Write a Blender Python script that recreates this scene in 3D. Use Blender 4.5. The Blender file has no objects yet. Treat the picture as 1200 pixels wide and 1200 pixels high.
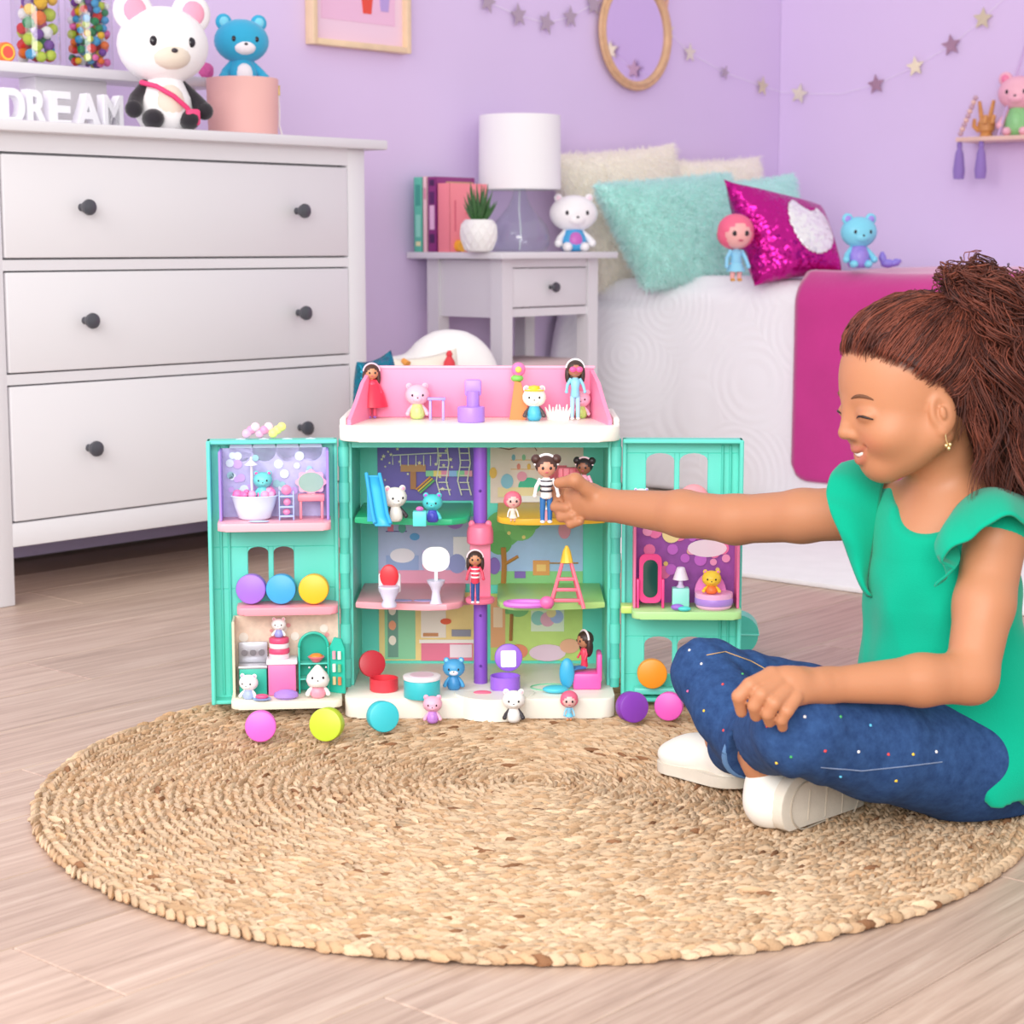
import bpy, bmesh, math, random
import numpy as np
from mathutils import Vector, Matrix, Euler
random.seed(7); np.random.seed(7)
scene = bpy.context.scene
COL = scene.collection
PI = math.pi
# ---------------------------------------------------------------- camera
CAM_H, FPX, PITCH, TH = .72, 2232.0, .13984, .72274
cd = bpy.data.cameras.new('camera'); cam = bpy.data.objects.new('camera', cd); COL.objects.link(cam)
cam.location = (0, 0, CAM_H); cam.rotation_euler = (PI/2 - PITCH, 0, 0)
cd.sensor_width = 36; cd.lens = FPX/1200*36; cd.clip_end = 60
cd.dof.use_dof = True; cd.dof.focus_distance = 2.72; cd.dof.aperture_fstop = 9.0
scene.camera = cam
# ---------------------------------------------------------------- world and lights
w = bpy.data.worlds.new('world'); scene.world = w; w.use_nodes = True
w.node_tree.nodes['Background'].inputs[0].default_value = (1, .985, .98, 1)
w.node_tree.nodes['Background'].inputs[1].default_value = .80
def area(name, loc, target, size, power, col=(1, 1, 1)):
    l = bpy.data.lights.new(name, 'AREA'); l.shape = 'RECTANGLE'; l.size, l.size_y = size; l.energy = power; l.color = col
    o = bpy.data.objects.new(name, l); COL.objects.link(o); o.location = loc
    d = Vector(target) - Vector(loc); o.rotation_euler = d.to_track_quat('-Z', 'Y').to_euler(); return o
area('softbox_key', (-2.4, .2, 2.5), (.5, 3.4, .5), (2.4, 2.4), 66, (1, .98, .95))
area('softbox_front', (-.3, -.7, 1.5), (.1, 3.2, .35), (2.4, 1.7), 100, (1, .98, .97))
scene.view_settings.view_transform = 'Standard'; scene.view_settings.look = 'None'
scene.view_settings.exposure = 0.12; scene.view_settings.gamma = 1; scene.view_settings.use_curve_mapping = False
# ---------------------------------------------------------------- coordinates
UX = Vector((math.sin(TH), math.cos(TH), 0)); VX = Vector((-math.cos(TH), math.sin(TH), 0))
RZ = PI/2 - TH                                  # the room is turned this much to the viewing direction
def room(a, b, z=0): return UX*a + VX*b + Vector((0, 0, z))
def _ray(px, py):
    dx = (px-600)/FPX; dy = -(py-600)/FPX; c, s = math.cos(PITCH), math.sin(PITCH)
    return Vector((dx, c+dy*s, -s+dy*c))
CP = Vector((0, 0, CAM_H))
def on(px, py, z=0):
    r = _ray(px, py); return CP + r*((z-CAM_H)/r.z)
def at(px, py, Y):
    r = _ray(px, py); return CP + r*(Y/r.y)
def onwall(px, py, n, d):
    r = _ray(px, py); return CP + r*((d-n.dot(CP))/n.dot(r))
# ---------------------------------------------------------------- materials
def lin(c):
    c /= 255.0
    return c/12.92 if c <= .04045 else ((c+.055)/1.055)**2.4
def hexc(h): h = h.lstrip('#'); return tuple(lin(int(h[i:i+2], 16)) for i in (0, 2, 4)) + (1,)
MATS = {}
def mat(hx, rough=.5, spec=.5, bump=None, var=0, vscale=20, sheen=0, metal=0, trans=0, coat=0, attr=None, sss=0, alpha=1, key=''):
    k = (hx, rough, spec, bump, var, vscale, sheen, metal, trans, coat, attr, sss, alpha, key)
    if k in MATS: return MATS[k]
    m = bpy.data.materials.new('mat_' + hx.lstrip('#')); m.use_nodes = True
    nt = m.node_tree; b = nt.nodes['Principled BSDF']
    b.inputs['Base Color'].default_value = hexc(hx); b.inputs['Roughness'].default_value = rough
    b.inputs['Specular IOR Level'].default_value = spec; b.inputs['Metallic'].default_value = metal
    b.inputs['Transmission Weight'].default_value = trans; b.inputs['Coat Weight'].default_value = coat
    b.inputs['Alpha'].default_value = alpha
    if sheen: b.inputs['Sheen Weight'].default_value = sheen; b.inputs['Sheen Roughness'].default_value = .5
    if sss:
        b.inputs['Subsurface Weight'].default_value = sss; b.inputs['Subsurface Radius'].default_value = (.01, .004, .002)
        b.inputs['Subsurface Scale'].default_value = .5
    src = None
    if attr:
        a = nt.nodes.new('ShaderNodeAttribute'); a.attribute_name = attr; src = a.outputs['Color']
    if var:
        tc = nt.nodes.new('ShaderNodeTexCoord'); n = nt.nodes.new('ShaderNodeTexNoise'); n.inputs['Scale'].default_value = vscale; n.inputs['Detail'].default_value = 5
        nt.links.new(tc.outputs['Object'], n.inputs['Vector'])
        hs = nt.nodes.new('ShaderNodeHueSaturation'); mr = nt.nodes.new('ShaderNodeMapRange')
        mr.inputs[1].default_value = .3; mr.inputs[2].default_value = .7; mr.inputs[3].default_value = 1-var; mr.inputs[4].default_value = 1+var
        nt.links.new(n.outputs['Fac'], mr.inputs[0]); nt.links.new(mr.outputs[0], hs.inputs['Value'])
        if src: nt.links.new(src, hs.inputs['Color'])
        else: hs.inputs['Color'].default_value = hexc(hx)
        src = hs.outputs['Color']
    if src: nt.links.new(src, b.inputs['Base Color'])
    if bump:
        tc = nt.nodes.new('ShaderNodeTexCoord'); n = nt.nodes.new('ShaderNodeTexNoise'); n.inputs['Scale'].default_value = bump[0]; n.inputs['Detail'].default_value = 4
        nt.links.new(tc.outputs['Object'], n.inputs['Vector'])
        bp = nt.nodes.new('ShaderNodeBump'); bp.inputs['Strength'].default_value = bump[1]; bp.inputs['Distance'].default_value = bump[2] if len(bump) > 2 else .002
        nt.links.new(n.outputs['Fac'], bp.inputs['Height']); nt.links.new(bp.outputs[0], b.inputs['Normal'])
    MATS[k] = m; return m
def plas(hx): return mat(hx, .38, .5)
# ---------------------------------------------------------------- mesh helpers
def xf(loc=(0, 0, 0), rot=(0, 0, 0), sc=(1, 1, 1)):
    return Matrix.Translation(loc) @ Euler(rot).to_matrix().to_4x4() @ Matrix.Diagonal((*sc, 1))
class MB:
    def __init__(s): s.bm = bmesh.new()
    def box(s, c, d, bev=0, rot=(0, 0, 0), seg=2):
        g = bmesh.ops.create_cube(s.bm, size=1, matrix=xf(c, rot, d))
        if bev:
            es = list({e for v in g['verts'] for e in v.link_edges})
            bmesh.ops.bevel(s.bm, geom=es, offset=bev, segments=seg, profile=.5, affect='EDGES', clamp_overlap=True)
        return s
    def cyl(s, c, r, h, rot=(0, 0, 0), r2=None, seg=24, bev=0):
        g = bmesh.ops.create_cone(s.bm, cap_ends=True, segments=seg, radius1=r, radius2=r if r2 is None else r2, depth=h, matrix=xf(c, rot))
        if bev:
            es = [e for e in {e for v in g['verts'] for e in v.link_edges} if any(len(f.verts) > 4 for f in e.link_faces)]
            bmesh.ops.bevel(s.bm, geom=es, offset=bev, segments=2, profile=.5, affect='EDGES', clamp_overlap=True)
        return s
    def ell(s, c, r, rot=(0, 0, 0), u=18, v=12):
        if not hasattr(r, '__len__'): r = (r, r, r)
        bmesh.ops.create_uvsphere(s.bm, u_segments=u, v_segments=v, radius=1, matrix=xf(c, rot, r)); return s
    def ico(s, c, r, sub=2):
        if not hasattr(r, '__len__'): r = (r, r, r)
        bmesh.ops.create_icosphere(s.bm, subdivisions=sub, radius=1, matrix=xf(c, (0, 0, 0), r)); return s
    def lathe(s, prof, c=(0, 0, 0), seg=28, rot=(0, 0, 0), cap=True):
        M = xf(c, rot); rings = []
        for r, z in prof:
            rings.append([s.bm.verts.new(M @ Vector((max(r, 1e-5)*math.cos(2*PI*i/seg), max(r, 1e-5)*math.sin(2*PI*i/seg), z))) for i in range(seg)])
        for a, b in zip(rings, rings[1:]):
            for i in range(seg): s.bm.faces.new((a[i], a[(i+1) % seg], b[(i+1) % seg], b[i]))
        if cap:
            s.bm.faces.new(list(reversed(rings[0]))); s.bm.faces.new(rings[-1])
        return s
    def tube(s, pts, r, seg=8, cap=True):
        pts = [Vector(p) for p in pts]; n = len(pts)
        rr = r if hasattr(r, '__len__') else [r]*n
        rings = []; up = Vector((0, 0, 1))
        for i, p in enumerate(pts):
            t = (pts[min(i+1, n-1)] - pts[max(i-1, 0)])
            t = t.normalized() if t.length > 1e-9 else Vector((0, 0, 1))
            a = t.cross(up)
            if a.length < 1e-3: a = t.cross(Vector((1, 0, 0)))
            a.normalize(); b = a.cross(t); up = b
            rings.append([s.bm.verts.new(p + (a*math.cos(2*PI*k/seg) + b*math.sin(2*PI*k/seg))*rr[i]) for k in range(seg)])
        for a, b in zip(rings, rings[1:]):
            for k in range(seg): s.bm.faces.new((a[k], a[(k+1) % seg], b[(k+1) % seg], b[k]))
        if cap and seg > 2:
            s.bm.faces.new(list(reversed(rings[0]))); s.bm.faces.new(rings[-1])
        return s
    def prism(s, poly, d, M=None):
        """polygon in local x,z extruded d along +y"""
        M = M or Matrix.Identity(4)
        a = [s.bm.verts.new(M @ Vector((x, 0, z))) for x, z in poly]; b = [s.bm.verts.new(M @ Vector((x, d, z))) for x, z in poly]
        s.bm.faces.new(a); s.bm.faces.new(list(reversed(b))); n = len(poly)
        for i in range(n): s.bm.faces.new((a[i], b[i], b[(i+1) % n], a[(i+1) % n]))
        return s
    def add(s, verts, faces):
        vs = [s.bm.verts.new(v) for v in verts]
        for f in faces: s.bm.faces.new([vs[i] for i in f])
        return s
    def mesh(s, name, m, smooth=35):
        bmesh.ops.recalc_face_normals(s.bm, faces=s.bm.faces)
        me = bpy.data.meshes.new(name); s.bm.to_mesh(me); s.bm.free(); fin(me, m, smooth); return me
def fin(me, m, smooth=35):
    for mm in (m if isinstance(m, (list, tuple)) else [m]): me.materials.append(mm)
    if smooth:
        me.polygons.foreach_set('use_smooth', [True]*len(me.polygons))
        me.set_sharp_from_angle(angle=math.radians(smooth))
def obj(name, me, parent=None, loc=(0, 0, 0), rot=(0, 0, 0)):
    o = bpy.data.objects.new(name, me); COL.objects.link(o); o.location = loc; o.rotation_euler = rot
    if parent: o.parent = parent
    return o
def part(name, mb, m, parent, loc=(0, 0, 0), rot=(0, 0, 0), smooth=35, label=None, kind=None):
    o = obj(name, mb.mesh(name, m, smooth), parent, loc, rot)
    if label: o['label'] = label
    if kind: o['kind'] = kind
    return o
def tag(o, label, cat, group=None):
    o['label'] = label; o['category'] = cat
    if group: o['group'] = group
    return o
def thing(name, label, cat, loc=(0, 0, 0), rz=0, group=None, rot=None):
    o = bpy.data.objects.new(name, None); COL.objects.link(o); o.empty_display_size = .05
    o.location = loc; o.rotation_euler = rot or (0, 0, rz); return tag(o, label, cat, group)
def dup(o, loc=None, rz=None, label=None, parent=None, group=None):
    c = o.copy(); COL.objects.link(c); c.parent = parent
    if loc is not None: c.location = loc
    if rz is not None: c.rotation_euler = (0, 0, rz)
    if label: c['label'] = label
    if group: c['group'] = group
    for ch in o.children: dup(ch, parent=c)
    return c
def circ(r, n=24, cx=0, cz=0, a0=0, a1=2*PI): return [(cx+r*math.cos(a0+(a1-a0)*i/n), cz+r*math.sin(a0+(a1-a0)*i/n)) for i in range(n)]
def rrect(w, h, r, n=5, cx=0, cz=0):
    p = []
    for qx, qz, a in ((1, 1, 0), (-1, 1, PI/2), (-1, -1, PI), (1, -1, 1.5*PI)):
        for i in range(n+1):
            t = a + PI/2*i/n; p.append((cx+qx*(w/2-r)+r*math.cos(t), cz+qz*(h/2-r)+r*math.sin(t)))
    return p
def star(r, r2, n=5, rot=PI/2): return [((r if i % 2 == 0 else r2)*math.cos(rot+PI*i/n), (r if i % 2 == 0 else r2)*math.sin(rot+PI*i/n)) for i in range(2*n)]

# ================================================================ the room
WV, WU = 3.738, 5.63           # left wall plane (along v), right wall plane (along u)
wallm = mat('#dfcaee', .75, .25, bump=(90, .08), var=.012, vscale=2)
o = obj('wall_left', MB().box((WU/2+.4, WV+.05, 1.3), (WU+1.4, .1, 2.6)).mesh('wall_left', wallm), rot=(0, 0, RZ)); o['kind'] = 'structure'
o = obj('wall_right', MB().box((WU+.05, WV/2+.3, 1.3), (.1, WV-.6-.002, 2.6)).mesh('wall_right', wallm), rot=(0, 0, RZ)); o['kind'] = 'structure'
# floor: laminate boards, one object each
fm = bpy.data.materials.new('mat_floor'); fm.use_nodes = True
nt = fm.node_tree; bs = nt.nodes['Principled BSDF']; bs.inputs['Roughness'].default_value = .42
oi = nt.nodes.new('ShaderNodeObjectInfo'); tc = nt.nodes.new('ShaderNodeTexCoord')
mp = nt.nodes.new('ShaderNodeMapping'); mp.inputs['Scale'].default_value = (1.3, 30, 1)
ad = nt.nodes.new('ShaderNodeVectorMath'); cmb = nt.nodes.new('ShaderNodeCombineXYZ')
ml = nt.nodes.new('ShaderNodeMath'); ml.operation = 'MULTIPLY'; ml.inputs[1].default_value = 37
nt.links.new(oi.outputs['Random'], ml.inputs[0]); nt.links.new(ml.outputs[0], cmb.inputs[0]); nt.links.new(ml.outputs[0], cmb.inputs[1])
nt.links.new(tc.outputs['Object'], ad.inputs[0]); nt.links.new(cmb.outputs[0], ad.inputs[1]); nt.links.new(ad.outputs[0], mp.inputs['Vector'])
n1 = nt.nodes.new('ShaderNodeTexNoise'); n1.inputs['Scale'].default_value = 2.2; n1.inputs['Detail'].default_value = 9; n1.inputs['Roughness'].default_value = .68; n1.inputs['Distortion'].default_value = .6
nt.links.new(mp.outputs[0], n1.inputs['Vector'])
cr = nt.nodes.new('ShaderNodeValToRGB'); e = cr.color_ramp.elements
e[0].position = .28; e[0].color = hexc('#9f8575'); e[1].position = .74; e[1].color = hexc('#d2bdac')
x = cr.color_ramp.elements.new(.5); x.color = hexc('#bea493')
nt.links.new(n1.outputs['Fac'], cr.inputs[0])
hs = nt.nodes.new('ShaderNodeHueSaturation'); mr = nt.nodes.new('ShaderNodeMapRange'); mr.inputs[3].default_value = .93; mr.inputs[4].default_value = 1.06
nt.links.new(oi.outputs['Random'], mr.inputs[0]); nt.links.new(mr.outputs[0], hs.inputs['Value']); nt.links.new(cr.outputs[0], hs.inputs['Color'])
nt.links.new(hs.outputs[0], bs.inputs['Base Color'])
bp = nt.nodes.new('ShaderNodeBump'); bp.inputs['Strength'].default_value = .12; bp.inputs['Distance'].default_value = .001
nt.links.new(n1.outputs['Fac'], bp.inputs['Height']); nt.links.new(bp.outputs[0], bs.inputs['Normal'])
floor = obj('floor', MB().box((2.4, 1.7, -.03), (7.4, 4.8, .04)).mesh('floor', mat('#9a8070', .7)), rot=(0, 0, RZ)); floor['kind'] = 'structure'
PW, PL = .19, 1.28
pm = MB().box((0, 0, -.005), (PL-.0012, PW-.0012, .01), bev=.0012, seg=1).mesh('plank', fm, 20)
k = 0
for j in range(-3, 22):
    b = -.55 + j*PW
    if b + PW/2 > WV: continue
    off = (j*.437) % 1 * PL
    for i in range(-1, 6):
        a = -.6 + off + i*PL
        if a + PL/2 > WU + .6 or a - PL/2 < -1.2: continue
        if a > WU - PL/2 + .02 : a = WU - PL/2 - .001 if False else a
        c = room(a, b)
        # leave out boards that lie outside the view
        if c.y < .9 or abs(c.x) > .34*c.y + .9: continue
        if a + PL/2 > WU + .05: continue
        obj('plank', pm, floor, (a, b, 0))

# ================================================================ dresser
white = mat('#e0dde1', .4, .5, var=.01, vscale=3); knobm = mat('#4a4a52', .35, .5)
DV = 3.238
d = thing('chest_of_drawers', 'white wooden chest of three wide drawers with dark round knobs', 'dresser', room(2.108, DV), RZ)
Wd, Dd = 1.045, .49
part('top', MB().box((Wd/2, .235, .948), (1.135, .535, .022), .004), white, d)
part('body', MB().box((Wd/2, .25, .52), (Wd-.09, .44, .80)), white, d)
part('face_frame', MB().box((Wd/2, .012, .918), (Wd-.11, .024, .038)).box((Wd/2, .012, .678), (Wd-.11, .024, .021)).box((Wd/2, .012, .453), (Wd-.11, .024, .021)).box((Wd/2, .012, .142), (Wd-.11, .024, .048), .002), white, d)
part('bottom_rail', MB().box((Wd/2, .40, .10), (Wd-.1, .02, .06)), white, d)
for i in (0, 1):
    for jy in (.028, Dd-.028):
        part('leg', MB().box((.028 if i == 0 else Wd-.028, jy, .4685), (.056, .056, .937), .003), white, d)
for i in (0, 1):
    part('side_panel', MB().box((.02 if i == 0 else Wd-.02, Dd/2, .52), (.02, Dd-.11, .8)), white, d)
for z0, z1 in ((.690, .8965), (.464, .6665), (.167, .4415)):
    dr = part('drawer', MB().box((Wd/2+.001, .008, (z0+z1)/2), (.926, .02, z1-z0-.005), .0025), white, d)
    for kx in (.243, .828):
        zc = (z0+z1)/2 if z0 > .2 else .304
        part('knob', MB().lathe([(.008, 0), (.007, .006), (.0065, .012), (.0135, .018), (.0165, .026), (.0155, .031), (.008, .0345), (.0005, .035)], (kx, -.002, zc), 20, (PI/2, 0, 0)), knobm, dr)

# ================================================================ nightstand
NU, NV = 3.83, WV - .325
ns = thing('nightstand', 'white wooden nightstand with one small drawer beside the bed', 'nightstand', room(NU, NV), RZ)
nw, nd = .41, .28
part('top', MB().box((nw/2, nd/2, .689), (nw+.085, nd+.075, .018), .003), white, ns)
for lx in (.022, nw-.022):
    for ly in (.022, nd-.022):
        part('leg', MB().lathe([(.0225*1.25, 0), (.03, .5), (.03, .68)], (lx, ly, 0), 4, (0, 0, PI/4)), white, ns, smooth=20)
part('side_panel', MB().box((.02, nd/2, .60), (.018, nd-.08, .155)), white, ns)
part('side_panel', MB().box((nw-.02, nd/2, .60), (.018, nd-.08, .155)), white, ns)
part('back_panel', MB().box((nw/2, nd-.02, .60), (nw-.08, .018, .155)), white, ns)
part('rail', MB().box((nw/2, .018, .668), (nw-.085, .02, .022)).box((nw/2, .018, .535), (nw-.085, .02, .022)), white, ns)
dr = part('drawer', MB().box((nw/2, .016, .602), (nw-.09, .02, .104), .002), white, ns)
part('knob', MB().lathe([(.006, 0), (.0055, .01), (.012, .016), (.0145, .022), (.012, .028), (.0005, .03)], (nw/2, .006, .602), 18, (PI/2, 0, 0)), knobm, dr)
NT = .698

# ---- books on the nightstand: standing side by side, spines to the left
def book(v, hh, wid, thick, cov, label, bits=(), cover_bits=()):
    p = room(NU-.032, v, NT)
    t = thing('book', label, 'book', p, RZ, 'books on the nightstand')
    m = mat(cov, .5)
    part('cover', MB().box((wid/2, -thick/2+.001, hh/2), (wid, .002, hh), .0006).box((wid/2, thick/2-.001, hh/2), (wid, .002, hh), .0006).box((.001, 0, hh/2), (.002, thick, hh), .0006), m, t)
    part('pages', MB().box((wid/2, 0, hh/2), (wid-.007, thick-.0042, hh-.006)), mat('#f2ece2', .8), t)
    for z0, z1, c in bits:
        part('spine_print', MB().box((-.0003, 0, hh*(z0+z1)/2), (.0012, thick*.55, hh*(z1-z0))), mat(c, .5), t)
    for x0, x1, z0, z1, c in cover_bits:
        part('cover_print', MB().box((wid*(x0+x1)/2, -thick/2-.0003, hh*(z0+z1)/2), (wid*(x1-x0), .0012, hh*(z1-z0))), mat(c, .5), t)
    return t
vb = NV+nd+.018
book(vb-.018, .203, .14, .032, '#5fbfa6', 'teal book at the back of the row on the nightstand', ((.62, .9, '#3f9d8c'), (.2, .5, '#8fd9c4'), (.08, .14, '#e9e2b0')))
book(vb-.044, .204, .14, .015, '#f3c9cf', 'thin pale pink book between the teal and plum books', ((.7, .85, '#d98fa5'),))
book(vb-.071, .203, .155, .032, '#8c2f78', 'plum book with gold framed cover behind the salmon book', ((.88, .96, '#4a1b52'), (.3, .62, '#e7b8d8'), (.12, .24, '#4a1b52'), (.64, .8, '#5a2060')), ((.25, .95, .62, .94, '#c7a07a'), (.3, .9, .66, .9, '#8c2f78')))
book(vb-.115, .185, .15, .045, '#f48b96', 'salmon pink book at the front of the nightstand row', (), ((.12, .16, .3, .75, '#d96a7c'), (.42, .8, .55, .62, '#e9737f'), (.42, .7, .18, .21, '#c25a6c')))
bw = MB().prism(circ(.016, 14), .02); p = room(NU+.0, vb-.155, NT+.017)
b_ = obj('wooden_bead', bw.mesh('bead', mat('#f0b23a', .4)), None, p, (0, 0, RZ)); tag(b_, 'small yellow round wooden disc leaning on the salmon book', 'ornament')

# ---- plant
pp = onwall(561, 290, VX, NV+.035); pp.z = NT
t = thing('potted_plant', 'small spiky green succulent in a white ribbed ceramic pot', 'plant', pp, 0)
prof = [(.026, 0), (.034, .004), (.046, .03), (.049, .055), (.044, .078), (.036, .086), (.033, .086), (.034, .078), (.0005, .076)]
part('pot', MB().lathe(prof), mat('#f3f0ee', .35), t)
mb = MB()
for i in range(14):
    for s_ in (-1, 1):
        a0 = 2*PI*i/14
        pts = []
        for q in range(9):
            z = .006 + q*.0085; r = np.interp(z, [0, .03, .055, .078], [.034, .0465, .0495, .0445]); a = a0 + s_*q*.11
            pts.append((r*math.cos(a), r*math.sin(a), z))
        mb.tube(pts, .0013, 5)
part('relief_lattice', mb, mat('#f3f0ee', .35), t)
leafm = mat('#3f6b3a', .45, var=.2, vscale=40)
for i in range(34):
    ring = i % 3; az = i*2.399; tilt = (.18, .5, .85)[ring] + random.uniform(-.1, .1); L = (.105, .09, .07)[ring]*random.uniform(.85, 1.1)
    mb = MB(); pts = []; rr = []
    for q in range(6):
        f_ = q/5; tt = tilt*(1-.25*f_)
        pts.append((math.cos(az)*math.sin(tt)*L*f_+.006*math.cos(az), math.sin(az)*math.sin(tt)*L*f_+.006*math.sin(az), .075+math.cos(tt)*L*f_)); rr.append(.0058*(1-f_)**.7*(.6+.4*min(1, f_*4))+.0003)
    mb.tube(pts, rr, 5); part('leaf', mb, leafm, t, smooth=50)

# ---- lamp
pl = onwall(609, 290, VX, NV+.17); pl.z = NT
t = thing('table_lamp', 'glass teardrop table lamp with a white drum shade', 'lamp', pl, 0)
def thin_glass(name, tint, blend=.3):
    m = bpy.data.materials.new(name); m.use_nodes = True; nt = m.node_tree; nt.nodes.remove(nt.nodes['Principled BSDF'])
    tb = nt.nodes.new('ShaderNodeBsdfTransparent'); gb = nt.nodes.new('ShaderNodeBsdfGlossy'); gb.inputs['Roughness'].default_value = .04; mx_ = nt.nodes.new('ShaderNodeMixShader')
    lw = nt.nodes.new('ShaderNodeLayerWeight'); lw.inputs['Blend'].default_value = .5; tb.inputs['Color'].default_value = hexc(tint)
    pw = nt.nodes.new('ShaderNodeMath'); pw.operation = 'POWER'; pw.inputs[1].default_value = 3; sc_ = nt.nodes.new('ShaderNodeMath'); sc_.operation = 'MULTIPLY_ADD'; sc_.inputs[1].default_value = blend; sc_.inputs[2].default_value = .07
    nt.links.new(lw.outputs['Facing'], pw.inputs[0]); nt.links.new(pw.outputs[0], sc_.inputs[0]); nt.links.new(sc_.outputs[0], mx_.inputs[0]); nt.links.new(tb.outputs[0], mx_.inputs[1]); nt.links.new(gb.outputs[0], mx_.inputs[2]); nt.links.new(mx_.outputs[0], nt.nodes['Material Output'].inputs['Surface'])
    return m
glass = thin_glass('mat_lamp_glass', '#f8fcfe', .5)
po = [(.062, 0), (.074, .004), (.085, .02), (.086, .045), (.076, .075), (.055, .1), (.034, .125), (.022, .15), (.016, .175), (.016, .18)]
part('glass_base', MB().lathe([(.0005, .0005)]+po, seg=40, cap=False), glass, t, smooth=60)
part('neck', MB().lathe([(.02, .176), (.021, .18), (.021, .186), (.012, .19), (.011, .215), (.0005, .216)]), mat('#a9c9c6', .3, metal=.4), t)
part('cord', MB().tube([(0, 0, .005), (.003, .002, .06), (-.002, 0, .12), (0, 0, .18)], .002, 6), mat('#e8eef0', .4), t)
ps = [(.117, .19), (.117, .398)]
part('shade', MB().lathe([(.116, .175), (.114, .378), (.112, .378), (.114, .175)], seg=48, cap=False), mat('#f2f0f2', .8, bump=(400, .1)), t, smooth=60)
part('shade_ring', MB().lathe([(.1155, .173), (.1165, .173), (.1165, .177), (.1155, .177)], seg=48, cap=False).box((0, 0, .2), (.226, .003, .003)).box((0, 0, .2), (.003, .226, .003)), mat('#e8e6e8', .5), t)

# ---- pillows from four corners
def pillow_mesh(c, T, n=26, puff=.42, fn=None):
    """c: TL, TR, BR, BL corners (3-D); T: half thickness"""
    TL, TR, BR, BL = [np.array(q) for q in c]
    nrm = np.cross(TR-TL, BL-TL); nrm = nrm/np.linalg.norm(nrm)
    V = []; idx = {}
    ctr = (TL+TR+BR+BL)/4
    F = []
    for side in (1, -1):
        for i in range(n+1):
            for j in range(n+1):
                s, t_ = -1+2*i/n, -1+2*j/n
                edge = i in (0, n) or j in (0, n)
                if edge and side == -1: idx[(side, i, j)] = idx[(1, i, j)]; continue
                a, b = (s+1)/2, (t_+1)/2
                p = (TL*(1-a)+TR*a)*(1-b) + (BL*(1-a)+BR*a)*b
                pull = .055*((1-s*s)*abs(t_)**3 + (1-t_*t_)*abs(s)**3)
                p = p + (ctr-p)*pull*1.3
                th = T*((1-s**2)*(1-t_**2))**puff
                p = p + nrm*th*side
                if fn: p = p + fn(s, t_)
                idx[(side, i, j)] = len(V); V.append(tuple(p))
        for i in range(n):
            for j in range(n):
                q = [idx[(side, i, j)], idx[(side, i+1, j)], idx[(side, i+1, j+1)], idx[(side, i, j+1)]]
                F.append(q if side == 1 else q[::-1])
    return V, F
def fur_on(V, F, count, length, width, seed, lay=(0, 0, -.4), curl=.4):
    """tapering strands scattered on a mesh"""
    rng = np.random.RandomState(seed); V = np.array(V); F = np.array(F)
    A = V[F]; nr = np.cross(A[:, 2]-A[:, 0], A[:, 3]-A[:, 1]); ar = np.linalg.norm(nr, axis=1); ar[ar < 1e-12] = 1e-12; nr = nr/ar[:, None]
    ctr = V.mean(0); flip = np.sign(((A.mean(1)-ctr)*nr).sum(1)); flip[flip == 0] = 1; nr = nr*flip[:, None]
    f = rng.choice(len(F), count, p=ar/ar.sum()); a, b = rng.rand(count, 1), rng.rand(count, 1)
    P = (A[f, 0]*(1-a)+A[f, 1]*a)*(1-b) + (A[f, 3]*(1-a)+A[f, 2]*a)*b
    N = nr[f] + np.array(lay) + rng.randn(count, 3)*curl; N /= np.linalg.norm(N, axis=1)[:, None]
    S = np.cross(N, rng.randn(count, 3)); S /= np.linalg.norm(S, axis=1)[:, None]
    L = length*(.6+.7*rng.rand(count, 1))
    mid = P + N*L*.55 + rng.randn(count, 3)*length*.1
    tip = mid + (N + np.array(lay)*1.2 + rng.randn(count, 3)*curl*.7)*L*.45
    vs = np.empty((count, 5, 3)); vs[:, 0] = P-S*width; vs[:, 1] = P+S*width; vs[:, 2] = mid+S*width*.8; vs[:, 3] = mid-S*width*.8; vs[:, 4] = tip
    base = np.arange(count)[:, None]*5
    quads = (base+np.array([0, 1, 2, 3])).tolist(); tris = (base+np.array([3, 2, 4])).tolist()
    return vs.reshape(-1, 3).tolist(), quads+tris
def raw(name, V, F, m, parent=None, smooth=60, label=None, kind=None, loc=(0, 0, 0)):
    me = bpy.data.meshes.new(name); me.from_pydata([tuple(v) for v in V], [], F); me.update(); fin(me, m, smooth)
    o = obj(name, me, parent, loc)
    if label: o['label'] = label
    if kind: o['kind'] = kind
    return o
def pillow(name, label, cpx, T, m, furm=None, count=9000, length=.03, seed=1, group='cushions on the bed', puff=.42, width=.0012, **k):
    cs = [Vector(q) for q in cpx]; org = sum(cs, Vector())/4
    loc = Vector(org); cs = [c-loc for c in cs]
    V, F = pillow_mesh(cs, T, puff=puff)
    t = thing(name, label, 'cushion', loc, 0, group)
    raw('cover', V, F, m, t)
    if furm:
        v2, f2 = fur_on(V, F, count, length, width, seed, **k); raw('fur', v2, f2, furm, t, smooth=0, kind='stuff')
    return t

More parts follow.
